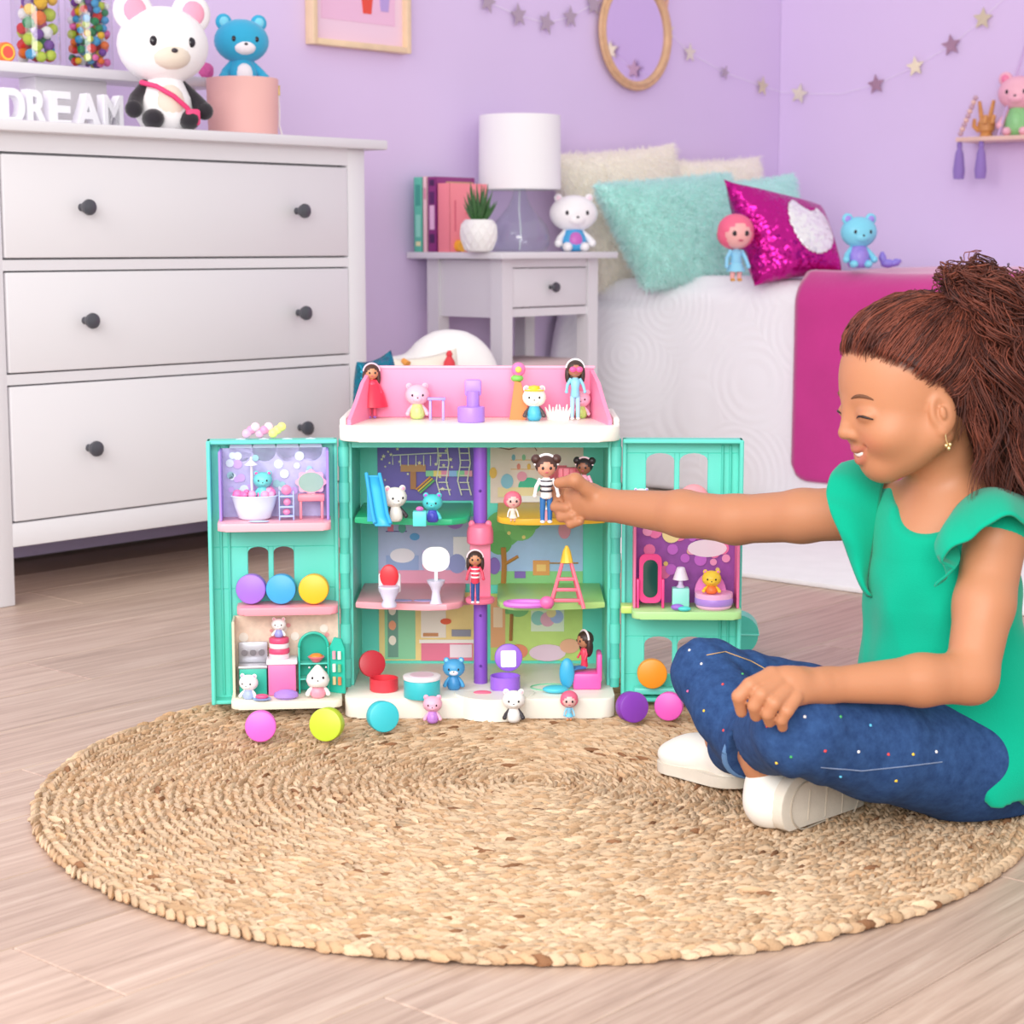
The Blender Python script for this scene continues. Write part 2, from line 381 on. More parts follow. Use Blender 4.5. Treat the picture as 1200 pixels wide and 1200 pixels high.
# ================================================================ bed
BU, BT = 4.5, .60
bed = thing('bed', 'single bed with a white quilted cover reaching the floor', 'bed', room(BU, 1.7), RZ)
BL = WV-.02-1.7
part('mattress', MB().box((.58, BL/2, .42), (1.02, BL-.03, .3), .03), mat('#f4f2f4', .8), bed)
part('bed_base', MB().box((.58, BL/2, .14), (1.0, BL-.06, .26), .01), mat('#e8e6ea', .6), bed)
quilt_m = bpy.data.materials.new('mat_quilt'); quilt_m.use_nodes = True
nt = quilt_m.node_tree; bs = nt.nodes['Principled BSDF']; bs.inputs['Base Color'].default_value = hexc('#f3f1f6'); bs.inputs['Roughness'].default_value = .85
tc = nt.nodes.new('ShaderNodeTexCoord'); wv = nt.nodes.new('ShaderNodeTexWave'); wv.wave_type = 'RINGS'; wv.rings_direction = 'SPHERICAL'; wv.inputs['Scale'].default_value = 9; wv.inputs['Distortion'].default_value = 3; wv.inputs['Detail'].default_value = 2
vo = nt.nodes.new('ShaderNodeTexVoronoi'); vo.inputs['Scale'].default_value = 4
wv2 = nt.nodes.new('ShaderNodeMath'); wv2.operation = 'SINE'; mlt = nt.nodes.new('ShaderNodeMath'); mlt.operation = 'MULTIPLY'; mlt.inputs[1].default_value = 70
nt.links.new(tc.outputs['Object'], vo.inputs['Vector']); nt.links.new(vo.outputs['Distance'], mlt.inputs[0]); nt.links.new(mlt.outputs[0], wv2.inputs[0])
bp = nt.nodes.new('ShaderNodeBump'); bp.inputs['Strength'].default_value = .16; bp.inputs['Distance'].default_value = .003
nt.links.new(wv2.outputs[0], bp.inputs['Height']); nt.links.new(bp.outputs[0], bs.inputs['Normal'])
def drape(name, v0, v1, off, zend, m, parent, topin=1.1, wave=.012, seed=0, headfold=False, thick=.012, nz=40, nv=60, flare=.02, rcorner=.05, bottom_round=0):
    rng = random.Random(seed); ph = [rng.uniform(0, 6.28) for _ in range(6)]
    prof = []   # (u offset, z): from the wall side over the top and down the side
    for i in range(16): prof.append((topin*(1-i/15)+rcorner*i/15 if True else 0, BT+off))
    for i in range(1, 9):
        a = PI/2*i/8; prof.append((rcorner-rcorner*math.sin(a)-off*math.sin(a), BT-rcorner+(rcorner+off)*math.cos(a)))
    zs = BT-rcorner
    for i in range(1, nz+1): prof.append((-off, zs+(zend-zs)*i/nz))
    V = []; F = []; n = len(prof)
    for j in range(nv+1):
        v = v0+(v1-v0)*j/nv
        for i, (a, z) in enumerate(prof):
            hang = max(0, (zs-z)/zs) if i > 23 else 0
            edge = 1
            wob = wave*hang**.8*(math.sin(v*9+ph[0]+z*2)+.6*math.sin(v*17+ph[1]-z*3)+.3*math.sin(v*31+ph[2]))
            top = .006*(math.sin(v*7+ph[3]+a*5)+math.sin(a*11+v*3+ph[4])) if i < 18 else 0
            aa = a - flare*hang**1.5 - abs(wob)*.6 - wob*.5
            zz = z+top
            if bottom_round and i > 23:
                e = min(j, nv-j)/nv*(v1-v0); 
                if e < bottom_round: zz = z + (bottom_round-math.sqrt(max(0, bottom_round**2-(bottom_round-e)**2)))*hang*.9
            if headfold and v > v1-.40:     # the head end billows outward past the pillows
                q = (v-(v1-.40))/.40; aa -= .11*q*q*(3-2*q)*math.sin(PI*min(1, max(0, hang*.9+.1)))**.7*(1 if i > 23 else 0)
            V.append((aa, v-1.7, max(zz, .004)))
    for j in range(nv):
        for i in range(n-1): F.append([j*n+i, j*n+i+1, (j+1)*n+i+1, (j+1)*n+i])
    o = raw(name, V, F, m, parent, smooth=80)
    s = o.modifiers.new('thickness', 'SOLIDIFY'); s.thickness = thick; s.offset = 0
    return o
drape('quilt', 1.7, WV-.03, .012, .006, quilt_m, bed, wave=.007, seed=3, headfold=True, flare=.008)
throw = drape('throw_blanket', 1.9, 2.895, .034, .07, mat('#c22f86', .8, .2, bump=(60, .25, .004), sheen=.6, var=.06, vscale=6), None, topin=.9, wave=.006, seed=9, flare=.004, thick=.02, bottom_round=.06, nz=30)
throw.location = room(BU, 1.7); throw.rotation_euler = (0, 0, RZ); tag(throw, 'magenta plush throw blanket draped over the side of the bed', 'blanket')

def fibre(hx, name):
    m = bpy.data.materials.new(name); m.use_nodes = True; nt = m.node_tree; nt.nodes.remove(nt.nodes['Principled BSDF'])
    d_ = nt.nodes.new('ShaderNodeBsdfDiffuse'); t_ = nt.nodes.new('ShaderNodeBsdfTranslucent'); x_ = nt.nodes.new('ShaderNodeMixShader'); x_.inputs[0].default_value = .5
    d_.inputs['Color'].default_value = hexc(hx); t_.inputs['Color'].default_value = hexc(hx)
    nt.links.new(d_.outputs[0], x_.inputs[1]); nt.links.new(t_.outputs[0], x_.inputs[2]); nt.links.new(x_.outputs[0], nt.nodes['Material Output'].inputs['Surface']); return m
cream, creamf = mat('#fdf6e8', .9), fibre('#fffcf4', 'mat_cream_fur')
mint, mintf = mat('#c4f2ec', .9), fibre('#def9f5', 'mat_mint_fur')
def pv(*q): return [tuple((c.x, c.y, c.z)) for c in (onwall(a, b, VX, v_) for a, b, v_ in q)]
pillow('fur_pillow', 'large cream fur pillow leaning on the wall beside the lamp', pv((640, 180, 3.64), (790, 168, 3.66), (800, 335, 3.55), (700, 342, 3.60)), .06, cream, creamf, 16000, .022, 2, lay=(0, 0, -.5))
pillow('fur_pillow', 'cream fur pillow at the back near the room corner', pv((775, 187, 3.66), (890, 183, 3.66), (900, 325, 3.56), (780, 335, 3.56)), .05, cream, creamf, 13000, .02, 3, lay=(0, 0, -.5))
pillow('fur_pillow', 'small mint fur pillow mostly hidden behind the sequin cushion', pv((836, 214, 3.44), (930, 203, 3.44), (945, 322, 3.36), (850, 330, 3.36)), .05, mint, mintf, 11000, .018, 4, lay=(0, 0, -.5))
pillow('fur_pillow', 'big mint green fur pillow in the middle of the bed', pv((695, 216, 3.46), (855, 203, 3.36), (872, 330, 3.22), (757, 338, 3.38)), .075, mint, mintf, 26000, .02, 5, lay=(0, 0, -.3), curl=.6)
# sequin cushion
seqm = bpy.data.materials.new('mat_sequins'); seqm.use_nodes = True
nt = seqm.node_tree; bs = nt.nodes['Principled BSDF']; bs.inputs['Base Color'].default_value = hexc('#c0168a'); bs.inputs['Metallic'].default_value = .75; bs.inputs['Roughness'].default_value = .25
tc = nt.nodes.new('ShaderNodeTexCoord'); vo = nt.nodes.new('ShaderNodeTexVoronoi'); vo.inputs['Scale'].default_value = 130
nt.links.new(tc.outputs['Object'], vo.inputs['Vector'])
sub = nt.nodes.new('ShaderNodeVectorMath'); sub.operation = 'SUBTRACT'; sub.inputs[1].default_value = (.5, .5, .5)
scl = nt.nodes.new('ShaderNodeVectorMath'); scl.operation = 'SCALE'; scl.inputs['Scale'].default_value = .55
geo = nt.nodes.new('ShaderNodeNewGeometry'); add_ = nt.nodes.new('ShaderNodeVectorMath'); nz_ = nt.nodes.new('ShaderNodeVectorMath'); nz_.operation = 'NORMALIZE'
nt.links.new(vo.outputs['Color'], sub.inputs[0]); nt.links.new(sub.outputs[0], scl.inputs[0]); nt.links.new(geo.outputs['Normal'], add_.inputs[0]); nt.links.new(scl.outputs[0], add_.inputs[1])
nt.links.new(add_.outputs[0], nz_.inputs[0]); nt.links.new(nz_.outputs[0], bs.inputs['Normal'])
silv = seqm.copy(); silv.node_tree.nodes['Principled BSDF'].inputs['Base Color'].default_value = hexc('#f2eff2'); silv.node_tree.nodes['Principled BSDF'].inputs['Metallic'].default_value = .4
scs = pv((848, 210, 3.12), (962, 240, 3.0), (988, 322, 2.86), (884, 335, 3.02))
sq = pillow('sequin_cushion', 'shiny magenta sequin cushion with a rounded silver patch', scs, .075, seqm)
cs = [Vector(q) for q in scs]; org = sum(cs, Vector())/4; cs = [c-org for c in cs]
V, F = pillow_mesh(cs, .0765, n=60)
n1_ = 61
keep = []
ctrs = {}
side = 1 if np.cross(np.array(cs[1]-cs[0]), np.array(cs[3]-cs[0]))[1] < 0 else -1
def inpatch(f):
    i = f
    return i
Va = np.array(V); Fa = np.array(F); half = len(F)//2
rngF = range(0, half) if side == 1 else range(half, len(F))
for q in rngF:
    k = q % half; i, j = k//60, k % 60
    s, t_ = -1+2*(i+.5)/60, -1+2*(j+.5)/60
    if ((s-.28)/.50)**2 + ((t_+.10)/.66)**2 < 1 and not (((s-.35)/.26)**2 + ((t_+.80)/.32)**2 < 1): keep.append(F[q])
raw('silver_patch', V, keep, silv, sq)
mdp = sq.children[-1].modifiers.new('thickness', 'SOLIDIFY'); mdp.thickness = .002; mdp.offset = 0

# ---- white woven mat on the floor beside the bed
mt = obj('floor_mat', MB().box((0, 0, .006), (1.05, 2.0, .012), .004).mesh('floor_mat', mat('#f0edee', .9, bump=(50, .5, .004), var=.02)), None, room(3.40+.525, 2.0), (0, 0, RZ))
tag(mt, 'white woven mat on the floor in front of the bed', 'mat')

# ================================================================ braided jute rug
RC = Vector((.027, 2.48, 0)); RR = .652
rug = thing('braided_rug', 'large round natural jute rug made of coiled braid', 'rug', RC)
jm = mat('#c9a67c', .9, .15, attr='tone', bump=(420, .8, .002), key='jute')
def lobe_template(nu=6, nv=4):
    v = []; f = []
    for i in range(nv+1):
        a = PI*i/nv
        for j in range(nu):
            b = 2*PI*j/nu; v.append((math.cos(a), math.sin(a)*math.cos(b), math.sin(a)*math.sin(b)))
    for i in range(nv):
        for j in range(nu): f.append([i*nu+j, i*nu+(j+1) % nu, (i+1)*nu+(j+1) % nu, (i+1)*nu+j])
    return np.array(v), np.array(f)
LV, LF = lobe_template(5, 4)
def braid(rings, rw, step, seed, hz, rim=False):
    rng = np.random.RandomState(seed); C = []; 
    for r in rings:
        n = max(5, int(2*PI*r/step)); ph = rng.rand()*6
        for k in range(n):
            a = ph + 2*PI*k/n
            for sgn in (-1, 1): C.append((r+sgn*rw*.24, a+(PI/n if sgn > 0 else 0), sgn, r))
    C = np.array(C); n = len(C)
    r, a, s = C[:, 0], C[:, 1], C[:, 2]
    ang = a + PI/2 - s*.36 + rng.randn(n)*.12
    lx = step*.92*(1+.15*rng.randn(n)); ly = rw*.25*(1+.12*rng.randn(n)); lz = hz*(1+.15*rng.randn(n))
    P = LV[None]*np.stack([lx, ly, lz], 1)[:, None]
    ca, sa = np.cos(ang)[:, None], np.sin(ang)[:, None]
    X = P[..., 0]*ca-P[..., 1]*sa+(r*np.cos(a))[:, None]; Y = P[..., 0]*sa+P[..., 1]*ca+(r*np.sin(a))[:, None]; Z = P[..., 2]+hz*.95+(.0012*rng.randn(n))[:, None]
    V = np.stack([X, Y, np.maximum(Z, .001)], -1).reshape(-1, 3); m = len(LV)
    F = (LF[None]+(np.arange(n)*m)[:, None, None]).reshape(-1, 4)
    # tone: straw colours, patches and stray dark strands
    base = np.array([lin(200), lin(170), lin(138)]); dark = np.array([lin(140), lin(100), lin(72)]); light = np.array([lin(220), lin(196), lin(167)]); orange = np.array([lin(178), lin(136), lin(96)])
    arcs = .5+.5*np.sin(a*3+r*37)*np.cos(a*1.3-r*23)
    t = rng.rand(n, 1); col = base*(1-.5*t)+light*.5*t
    q = (rng.rand(n) < .25+.2*arcs); col[q] = col[q]*.5+orange*.5
    q = rng.rand(n) < .014; col[q] = dark
    col *= (1+.09*rng.randn(n, 1))
    return V, F, np.repeat(np.clip(col, 0, 1), m, 0)
def jute(name, rings, rw, step, seed, hz):
    V, F, c = braid(rings, rw, step, seed, hz)
    o = raw(name, V.tolist(), F.tolist(), jm, rug, smooth=70, kind='stuff')
    ca = o.data.color_attributes.new('tone', 'FLOAT_COLOR', 'POINT'); ca.data.foreach_set('color', np.concatenate([c, np.ones((len(c), 1))], 1).ravel().astype(np.float32))
    return o
RW = .0128
rings = [r for r in (RR-.012-RW*i for i in range(1, 60)) if r > .003]
jute('braid_coil', rings, RW*1.15, .0135, 1, .0046)
jute('edge_braid', [RR-.010], .020, .0150, 2, .0068)
part('backing', MB().lathe([(RR-.012, .001), (RR-.012, .0045)], seg=64), mat('#a8865e', .95), rug)
# ================================================================ generic soft toys and figurines
def bear(name, label, cat, loc, H, main, rz=0, ear=None, inner='#f7a8c0', belly=None, paw=None, muzzle=None, hd=.52, wide=1.0, ear_r=.17, shirt=None, fuzz=False, group=None, hat=None, stand=False, cone=False):
    """a plain rounded stuffed animal or figurine of total height H, facing -y"""
    t = thing(name, label, cat, loc, rz, group)
    B = (lambda c: mat(c, .85, .2, bump=(120, .3, .002), sheen=.3)) if fuzz else plas
    m = B(main); em = B(ear or main); pm_ = B(paw or main); bm_ = B(belly or main); mm = B(muzzle or main)
    hr = H*hd/2; er = ear_r*H*.55
    hz = H - hr*.93 - er*.75; bt = hz - hr*.72
    seg = 22 if H > .1 else 14
    if cone:
        part('head', MB().lathe([(hr*.1, -hr*.9), (hr*.85, -hr*.8), (hr*1.02, -hr*.35), (hr*.9, hr*.1), (hr*.5, hr*.6), (hr*.2, hr*.95), (.0003, hr*1.02)], (0, 0, hz), seg), m, t, smooth=70)
    else:
        part('head', MB().ell((0, 0, hz), (hr*1.12*wide, hr*.92, hr*.93), u=seg, v=seg*2//3), m, t, smooth=70)
    part('muzzle', MB().ell((0, -hr*.62, hz-hr*.30), (hr*.50, hr*.36, hr*.33), u=seg, v=10), mm, t, smooth=70)
    part('nose', MB().ell((0, -hr*.96, hz-hr*.20), (hr*.085, hr*.06, hr*.06), u=10, v=6), plas('#3a3038'), t)
    for s in (-1, 1):
        part('eye', MB().ell((s*hr*.46*wide, -hr*.80, hz+hr*.02), (hr*.105, hr*.07, hr*.125), u=10, v=8), mat('#241f28', .15), t)
        e = part('ear', MB().ell((s*hr*.72*wide, 0, hz+hr*.78), (er, er*.5, er), u=14, v=10), em, t, smooth=70)
        part('inner_ear', MB().ell((s*hr*.72*wide, -er*.32, hz+hr*.78), (er*.62, er*.28, er*.62), u=12, v=8), B(inner), e, smooth=70)
    bw = hr*.72
    part('body', MB().lathe([(bw*.2, 0), (bw*.75, bt*.03), (bw*.98, bt*.25), (bw*.9, bt*.6), (bw*.55, bt*1.0), (bw*.3, bt*1.15)], (0, 0, 0), seg), B(shirt) if shirt else m, t, smooth=70)
    if belly: part('belly', MB().ell((0, -bw*.62, bt*.45), (bw*.55, bw*.38, bt*.38), u=14, v=10), bm_, t, smooth=70)
    for s in (-1, 1):
        part('arm', MB().tube([(s*bw*.55, 0, bt*.85), (s*bw*1.05, -bw*.25, bt*.55), (s*bw*1.2, -bw*.55, bt*.38)], [bw*.22, bw*.25, bw*.28], 10).ell((s*bw*1.22, -bw*.58, bt*.36), bw*.3, u=10, v=8), pm_, t, smooth=70)
        if stand: part('leg', MB().ell((s*bw*.45, -bw*.1, bt*.14), (bw*.36, bw*.42, bt*.16), u=12, v=8), pm_, t, smooth=70)
        else: part('leg', MB().ell((s*bw*.62, -bw*.75, bw*.34), (bw*.36, bw*.55, bw*.34), u=12, v=8), pm_, t, smooth=70)
    if hat: part('hat', MB().lathe([(hr*.95, 0), (hr*.95, hr*.06), (hr*.6, hr*.1), (hr*.5, hr*.4), (.0003, hr*.5)], (0, 0, hz+hr*.62), 16), plas(hat), t)
    return t
def doll(name, label, loc, H, rz=0, hair='#4a2a22', shirt='#e8527a', pants='#35599a', shoes='#f4f0f0', skin='#c98d68', dress=None, band=None, sit=False, group=None, rot=None, stripes=None, hairstyle='long', hs=.135):
    """a plain fashion doll of total height H, facing -y"""
    t = thing(name, label, 'doll', loc, rz, group, rot=rot)
    hr = H*hs; br = H*min(hs, .15); hz = H-hr*1.05; sk = mat(skin, .45)
    leg = min(H*.40, (H-2*hs*H)*.55) if not sit else H*.10; tz = hz-hr*.9-br*.2
    part('head', MB().ell((0, 0, hz), (hr*.98, hr*.92, hr), u=18, v=12), sk, t, smooth=70)
    part('neck', MB().cyl((0, 0, tz+br*.1), br*.28, br*.9, seg=10), sk, t)
    for s in (-1, 1):
        part('eye', MB().ell((s*hr*.38, -hr*.84, hz-hr*.05), (hr*.15, hr*.08, hr*.17), u=10, v=6), mat('#2a2026', .2), t)
    part('mouth', MB().ell((0, -hr*.86, hz-hr*.48), (hr*.18, hr*.05, hr*.06), u=10, v=6), plas('#c2506a'), t)
    mb = MB().ell((0, hr*.16, hz+hr*.14), (hr*1.12, hr*1.02, hr*1.0), u=18, v=12)
    if hairstyle == 'long':
        mb.ell((0, hr*.5, hz-hr*.9), (hr*1.05, hr*.5, hr*1.35), u=16, v=10).ell((hr*.95, hr*.2, hz-hr*.7), (hr*.34, hr*.4, hr*1.1), u=10, v=8).ell((-hr*.95, hr*.2, hz-hr*.7), (hr*.34, hr*.4, hr*1.1), u=10, v=8)
    elif hairstyle == 'bob':
        mb.ell((0, hr*.2, hz-hr*.1), (hr*1.16, hr*.95, hr*.95), u=16, v=10)
    else:
        for s in (-1, 1): mb.ell((s*hr*1.0, hr*.1, hz+hr*.75), hr*.5, u=12, v=8)
    part('hair', mb, mat(hair, .45, bump=(300, .3, .001)), t, smooth=70)
    if band:
        part('headband', MB().tube([(hr*1.12*math.cos(a), hr*.0+0*a, hz+hr*.1+hr*1.12*math.sin(a)) for a in np.linspace(.05, PI-.05, 13)], hr*.13, 8), plas(band), t)
    sh = plas(shirt)
    part('torso', MB().lathe([(br*.5, leg*.96), (br*.62, leg+.05*(tz-leg)), (br*.5, leg+.45*(tz-leg)), (br*.68, leg+.8*(tz-leg)), (br*.35, tz+.0), (br*.2, tz+br*.1)], seg=14), sh, t, smooth=60)
    if stripes:
        for q in (.3, .55, .8): part('stripe', MB().lathe([(br*.63, leg+q*(tz-leg)), (br*.66, leg+(q+.05)*(tz-leg)), (br*.63, leg+(q+.1)*(tz-leg))], seg=14, cap=False), plas(stripes), t)
    for s in (-1, 1):
        part('arm', MB().tube([(s*br*.55, 0, tz-br*.1), (s*br*1.0, -br*.1, tz-br*.9), (s*br*1.15, -br*.5, tz-br*1.6)], [br*.23, br*.2, br*.17], 8).ell((s*br*1.16, -br*.55, tz-br*1.7), br*.22, u=8, v=6), sh if s < 0 or not stripes else sh, t, smooth=70)
    lm = plas(pants) if not dress else sk
    for s in (-1, 1):
        if sit:
            pts = [(s*br*.35, 0, leg), (s*br*.4, -br*1.6, leg*1.0), (s*br*.42, -br*2.9, br*.3)]
        else:
            pts = [(s*br*.33, 0, leg), (s*br*.36, -br*.02, leg*.5), (s*br*.36, 0, br*.2)]
        l = part('leg', MB().tube(pts, [br*.32, br*.27, br*.22], 10), lm, t, smooth=70)
        e = pts[-1]; part('shoe', MB().ell((e[0], e[1]-br*.15, br*.17), (br*.26, br*.42, br*.17), u=12, v=8), plas(shoes), l, smooth=70)
    if dress: part('skirt', MB().lathe([(br*1.0, leg*.55), (br*.95, leg*.6), (br*.5, leg*1.1), (br*.45, leg*1.15)], seg=16), plas(dress), t, smooth=60)
    return t

# ================================================================ on top of the dresser
DT = .9592
def ondres(px, v, z=DT):
    p = onwall(px, 100, VX, v); p.z = z; return p
def uat(px, v): return onwall(px, 100, VX, v).dot(UX)
# riser shelf
rv = DV+.27
zr = onwall(60, 82, VX, rv-.06).z
u0, u1 = uat(-40, rv-.06), uat(260, rv-.06)
rs = thing('riser_shelf', 'low white riser shelf standing on the chest of drawers', 'shelf', room(u0, rv, DT), RZ)
part('board', MB().box(((u1-u0)/2, 0, zr-DT), (u1-u0, .13, .022), .003), white, rs)
for pa, pb in ((38, 122),):
    ua, ub = uat(pa, rv)-u0, uat(pb, rv)-u0
    part('support', MB().box(((ua+ub)/2, .02, (zr-DT-.011)/2), (ub-ua, .06, zr-DT-.011), .002), white, rs)
part('support', MB().box((u1-u0-.05, .02, (zr-DT-.011)/2), (.03, .06, zr-DT-.011), .002), white, rs)
ZR = zr+.011
# letters
for ch, pxa, pxb in (('D', 0, 26), ('R', 28, 53), ('E', 54, 80), ('A', 84, 116), ('M', 117, 141)):
    v_ = DV+.13
    ua, ub = uat(pxa, v_), uat(pxb, v_)
    cu = bpy.data.curves.new('letter', 'FONT'); cu.body = ch; cu.size = .1; cu.extrude = .011; cu.bevel_depth = .0012; cu.offset = .0022
    tmp = bpy.data.objects.new('tmp', cu); COL.objects.link(tmp)
    me = bpy.data.meshes.new_from_object(tmp.evaluated_get(bpy.context.evaluated_depsgraph_get())); bpy.data.objects.remove(tmp)
    co = np.array([v.co[:] for v in me.vertices]); mn, mx = co.min(0), co.max(0)
    W_, H_ = ub-ua-.002, .073
    co[:, 0] = (co[:, 0]-mn[0])/(mx[0]-mn[0])*W_; y = (co[:, 1]-mn[1])/(mx[1]-mn[1])*H_; z = -co[:, 2]
    bm = bmesh.new(); bm.from_mesh(me)
    for v, xx, yy, zz in zip(bm.verts, co[:, 0], y, z): v.co = (xx, zz, yy)
    bmesh.ops.recalc_face_normals(bm, faces=bm.faces); bm.to_mesh(me); bm.free()
    me.materials.clear(); fin(me, mat('#eceaf0', .45), 35)
    o = obj('letter_block', me, None, room(ua, v_, DT), (0, 0, RZ)); tag(o, f'white letter {ch} standing on the chest of drawers', 'letter', 'letters spelling DREAM')
# jars with pompoms
jglass = thin_glass('mat_jar_glass', '#fcfdfe', .6)
pomcols = [('red', '#d8342f'), ('yellow', '#f2c02f'), ('white', '#f6f4f4'), ('pink', '#f273b4'), ('green', '#2f8f5a'), ('orange', '#ee7a3a'), ('purple', '#7a4aa0'), ('blue', '#4aa3d8'), ('lime', '#c6d84a')]
pomesh = {}
for nme, c in pomcols:
    mb = MB().ico((0, 0, 0), 1, 3)
    for v in mb.bm.verts: v.co *= 1+.07*random.uniform(-1, 1)
    pomesh[nme] = mb.mesh('pompom', mat(c, .95, .1, bump=(60, .5, .01)), 0)
for ji, (px, lab) in enumerate(((44, 'larger'), (106, 'smaller'))):
    p = ondres(px, rv-.005, ZR)
    t = thing('glass_jar', ('clear glass jar of big pompoms at the left end of the riser shelf', 'clear glass jar of small pompoms beside the white plush toy')[ji], 'jar', p, 0, 'pompom jars')
    R_ = .051
    pr = [(R_*.85, 0), (R_*.97, .004), (R_, .012), (R_, .165), (R_*.93, .18), (R_*.85, .19), (R_*.85, .2)]
    part('glass', MB().lathe([(.0005, .0005)]+pr, seg=36, cap=False), jglass, t, smooth=60)
    pr2 = (.0145, .0095)[ji]; n_ = (46, 120)[ji]; z = .006; placed = []
    rng = random.Random(ji+3); zc = .006+pr2
    tries = 0
    while len(placed) < n_ and tries < 40000:
        tries += 1
        q = pr2*rng.uniform(.75, 1.12); a = rng.uniform(0, 6.283); rad = (R_-.004-q)*math.sqrt(rng.uniform(.15, 1))
        P = Vector((rad*math.cos(a), rad*math.sin(a), .005+q+rng.uniform(0, .15)))
        if all((P-o_).length > (q+r_)*.93 for o_, r_ in placed): placed.append((P, q))
    for P, q in placed:
        nme = rng.choice(pomcols)[0]
        o = obj('pompom', pomesh[nme], None, p+P); o.scale = (q, q, q); o.rotation_euler = (rng.random()*6, rng.random()*6, 0)
        tag(o, f'{"big" if ji == 0 else "small"} fuzzy {nme} pompom inside the {lab} filled glass jar'.replace('larger filled', 'left').replace('smaller filled', 'right'), 'pompom', f'{nme} pompoms in the {"left" if ji == 0 else "right"} jar')
# striped candy ball
p = ondres(7, rv-.02, ZR)
t = thing('candy_roll', 'orange and red striped round candy at the left edge on the riser', 'candy', p, RZ)
part('rim', MB().cyl((0, 0, .0215), .021, .02, (PI/2, 0, 0), seg=24, bev=.003), plas('#f07a3a'), t)
part('ring', MB().cyl((0, -.0095, .0215), .0165, .004, (PI/2, 0, 0), seg=24), plas('#f6d04a'), t)
part('core', MB().cyl((0, -.0105, .0215), .0125, .004, (PI/2, 0, 0), seg=24), plas('#ef5a4a'), t)
# plush
vp = DV+.06
p = ondres(192, vp)
pl_ = bear('plush_toy', 'large white plush toy with black paws sitting on the dresser', 'plush toy', p, .292, '#f4f1f2', RZ*.55, inner='#f7a6bf', paw='#2c282e', muzzle='#e6d8c8', hd=.60, ear_r=.27, fuzz=True, belly='#e6d8c8')
mb = MB(); mb.tube([(-.055, -.02, .098), (-.035, -.062, .088), (0, -.07, .068), (.03, -.066, .045), (.04, -.06, .03)], .0055, 8)
part('strap', mb, mat('#e83f78', .6), pl_, smooth=70)
part('pouch', MB().box((.042, -.066, .026), (.03, .018, .034), .006), mat('#e8457c', .6), pl_)
o = obj('pompom', pomesh['pink'], None, ondres(242, rv-.02, ZR+.0195)); o.scale = (.018,)*3; tag(o, 'magenta pompom on the riser behind the white plush toy', 'pompom'); 
# pink bin
pb_ = ondres(284, DV+.125)
bn = thing('storage_bin', 'round dusty pink storage bin on the chest of drawers', 'bin', pb_, RZ)
pr = [(.074, 0), (.078, .003), (.0795, .06), (.081, .128), (.079, .130), (.077, .128), (.074, .012), (.0005, .011)]
part('tub', MB().lathe(pr, seg=44), mat('#e9b3ad', .6), bn, smooth=50)
part('gold_pin', MB().tube([(.079, -.02, .112), (.088, -.024, .118), (.088, -.024, .098), (.08, -.02, .098)], .0035, 8), mat('#d8c070', .3, metal=.8), bn)
part('cord', MB().tube([(.086, -.024, .098), (.088, -.025, .06), (.087, -.024, .03), (.092, -.03, .004)], .0022, 6), mat('#f6f2f4', .6), bn)
part('filling', MB().lathe([(.074, .09), (.06, .1), (.0005, .102)], seg=30), mat('#e9c6c0', .9), bn)
p = Vector(pb_); p.z = DT+.1055
bear('plush_toy', 'turquoise plush toy sitting in the pink storage bin', 'plush toy', p, .17, '#35a7cf', RZ*.4, inner='#7fd0e6', muzzle='#f0e8ee', belly='#f0e8ee', hd=.62, ear_r=.2, fuzz=True, paw='#35a7cf', wide=1.05)

# ================================================================ things on the left wall
pine = mat('#ecd0ac', .55, var=.08, vscale=15)
fw, fh = .36, .46; c = room(3.43+fw/2, WV-.0005, 1.231+fh/2)
fr = thing('picture_frame', 'pale pine picture frame with pink print above the dresser', 'picture', c, RZ)
for s in (-1, 1):
    part('frame_side', MB().box((s*(fw/2-.008), -.016, 0), (.016, .032, fh), .002), pine, fr)
    part('frame_rail', MB().box((0, -.016, s*(fh/2-.008)), (fw-.032, .032, .016), .002), pine, fr)
part('mount_board', MB().box((0, -.010, 0), (fw-.03, .006, fh-.03)), mat('#f0d0e2', .7), fr)
part('print', MB().box((0, -.0135, .01), (fw-.09, .0015, fh-.12)), mat('#eebfdc', .7), fr)
part('printed_cup', MB().prism([(-.022, .03), (.022, .03), (.015, -.02), (-.015, -.02)], .0012, xf((.03, -.0155, -.116))), mat('#e8503f', .6), fr)
part('printed_cup', MB().prism([(-.02, .03), (.02, .03), (.014, -.02), (-.014, -.02)], .0012, xf((.095, -.0155, -.105))), mat('#b9a0dc', .6), fr)
part('printed_icing', MB().prism(circ(.028, 20), .0012, xf((.03, -.0155, -.07))), mat('#f6f0f4', .6), fr)
# mirror
c = room(4.80, WV-.004, 1.368)
mi = thing('wall_mirror', 'oval wall mirror in a natural rattan frame', 'mirror', c, RZ)
aa, bb = .158, .152
part('mirror_glass', MB().prism([(aa*math.cos(t_), bb*math.sin(t_)) for t_ in np.linspace(0, 2*PI, 48, endpoint=False)], .006, xf((0, -.012, 0))), mat('#e6def0', .03, metal=1), mi)
for k_, rr in ((0, .010), (1, .007)):
    q = aa+(.004 if k_ == 0 else .017); q2 = bb+(.004 if k_ == 0 else .017)
    part('rattan_hoop', MB().tube([(q*math.cos(t_), -.014, q2*math.sin(t_)) for t_ in np.linspace(0, 2*PI, 49)], rr, 8, cap=False), mat('#d9ae86', .5, var=.1, vscale=40), mi)
for s in (-1, 1):
    part('rattan_loop', MB().tube([(s*.155, -.012, .085), (s*.165, -.012, .15), (s*.15, -.012, .19), (s*.10, -.012, .165), (s*.06, -.012, .155)], .006, 8), mat('#dfae9a', .5), mi)
